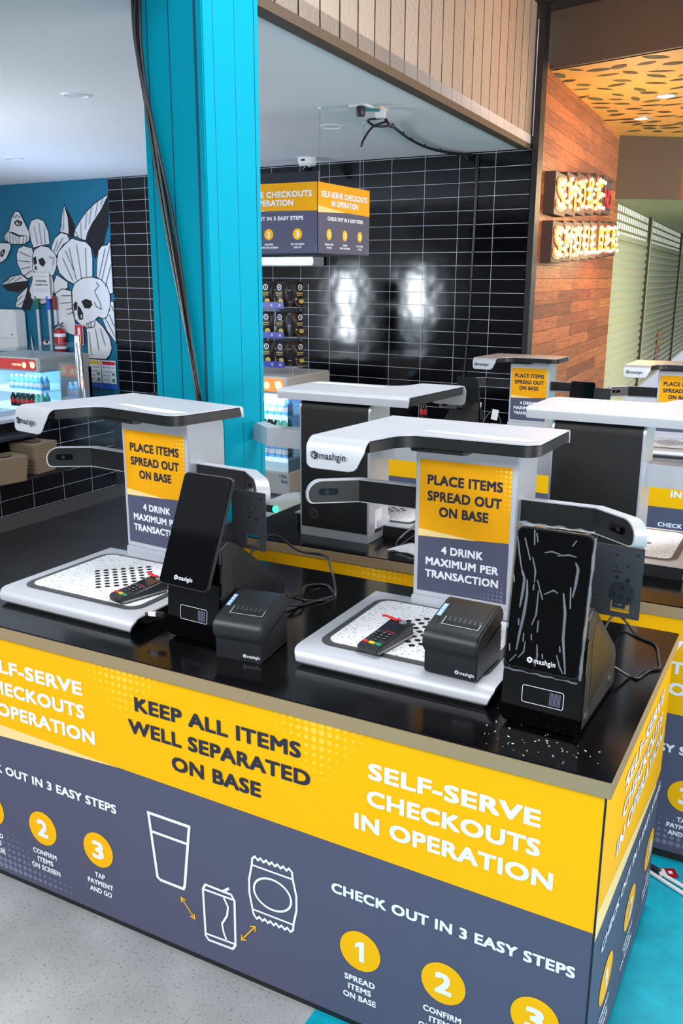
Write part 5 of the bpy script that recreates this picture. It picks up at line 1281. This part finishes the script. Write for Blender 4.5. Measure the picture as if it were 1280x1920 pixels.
tag(m.build('plastic_bag', smooth=50, loc=(-.95,1.20,H+.001)), 'small crumpled clear plastic bag on the middle counter beside the big sign tower', 'bag')
t = thing('cable_end', 'short white plug lying on the left tray by the terminal', 'plug', (-1.262,.165,H+.051), math.radians(12))
m = MB(); m.box(-.012,.012,-.006,.006,0,.012,WHITE_PL,.002); m.box(-.022,-.012,-.004,.004,.002,.009,CHROME,.001); m.box(.012,.035,-.007,.007,0,.013,BLACK_P,.002); m.build('plug_body', t)
cola = bottle_proto('cola_bottle', 'small red-labelled cola bottle standing before the black tiles above the right scanner', COLA, WATER_C, COLA_R, .155, .028, None)
cola.location = (-2.50, 4.93, H3)
# tags and adapters on the far counter
t = thing('cable_tag', 'looped black cables with white paper tags, left of the small timber wall scanner', 'cables', (-1.92, 4.55, H3))
m = MB(); m.tube([(-.10,0,0),(-.08,0,.12),(-.02,0,.19),(.03,0,.16),(.06,.0,.02)], .006, RUBBER, 8, smooth=5); m.tube([(.04,0,0),(.06,0,.10),(.12,0,.17),(.17,0,.12),(.2,0,.01)], .006, RUBBER, 8, smooth=5); m.build('cable_loop', t)
for x, zt in ((-.02,.20),(.115,.175)):
    m = MB(); m.box(x-.025,x+.022,-.012,-.009,zt-.05,zt+.025,WHITE_PL,mtx=Matrix.Rotation(.15,4,'Y')); m.build('paper_tag', t)
# under the counter: small rubbish on the turquoise floor
t = thing('ticket_card', 'red and white card lying on the turquoise floor by the counters', 'card', (.02, 1.02, .002), .5)
m = MB(); m.box(-.03,.03,-.022,.022,0,.002,RED_D); m.flat([(-.028,-.018),(-.004,-.018),(-.004,.018),(-.028,.018)], TOPZ(.002), .0006, WHITE_P); m.flat([(.004,-.006),(.016,-.006),(.016,.008),(.004,.008)], TOPZ(.002), .0006, WHITE_P); m.build('card_sheet', t, smooth=0)
m = MB(); m.tube([(-.06,1.03,.008),(.05,.98,.008),(.22,.90,.008)], .006, WHITE_PL, 8, smooth=4); m.tube([(-.06,1.01,.008),(.04,.955,.008),(.22,.86,.008)], .006, WHITE_PL, 8, smooth=4); m.tube([(-.05,1.028,.010),(.0,1.0,.011)], .010, BLACK_P, 8)
tag(m.build('floor_cable'), 'pair of white cables running across the turquoise floor', 'cable')
# tall cables down the turquoise column
CC = [(-1.99,1.105,2.78),(-2.00,1.105,2.642),(-1.993,1.105,2.54),(-1.97,1.105,2.417),(-1.952,1.110,2.311),(-1.926,1.112,2.149),(-1.899,1.115,1.984),(-1.862,1.115,1.76),(-1.83,1.115,1.569),(-1.796,1.118,1.358),(-1.77,1.12,1.15),(-1.76,1.12,.90)]
m = MB()
for k, (dx, dy, r) in enumerate(((0,0,.007),(.014,-.006,.006),(-.012,-.004,.006),(.004,-.012,.005))):
    m.tube([(x+dx*(1+.6*math.sin(i*1.1+k)), y+dy-.006*abs(math.sin(i*.9+k)), z) for i, (x, y, z) in enumerate(CC)], r, RUBBER, 7, smooth=4)
tag(m.build('hanging_cables'), 'bundle of black cables hanging loosely down the left face of the turquoise column', 'cable')
# behind the right scanner: adapter with a roll of labels under the middle scanner arm
t = thing('power_adapter', 'black power adapter with red and white leads behind the middle scanner', 'adapter', (-2.1, 4.45, H3))
m = MB(); m.box(-.09,.09,-.06,.06,0,.05,BLACK_P,.006); m.tube([(-.05,-.05,.06),(-.09,-.07,.10),(-.12,-.05,.03)], .006, RED_P, 7, smooth=4); m.build('case', t)
t = thing('label_roll', 'white roll of labels behind the middle scanner arm', 'roll', (-1.75, 4.20, H3))
m = MB(); m.lathe([(.014,0),(.032,0),(.032,.06),(.014,.06),(.014,0)], (0,0,0), WHITE_PL, 20); m.build('roll', t)

# crumbs and lint on the countertop corner
rc = random.Random(11); m = MB()
for k in range(50):
    x = -.17+.13*rc.gauss(0,.6); y = .07+.05*rc.gauss(0,.7)
    if not (-.9 < x < -.012 and .014 < y < .60): continue
    q = rc.uniform(.0008,.0022); a = rc.uniform(0,3)
    m.tube([(x,y,H+.0008),(x+q*2.2*math.cos(a),y+q*2.2*math.sin(a),H+.001)], q*.45, WHITE_PL, 5)
tag(m.build('crumbs'), 'white crumbs scattered on the near right corner of the front countertop', 'crumbs', kind='stuff')
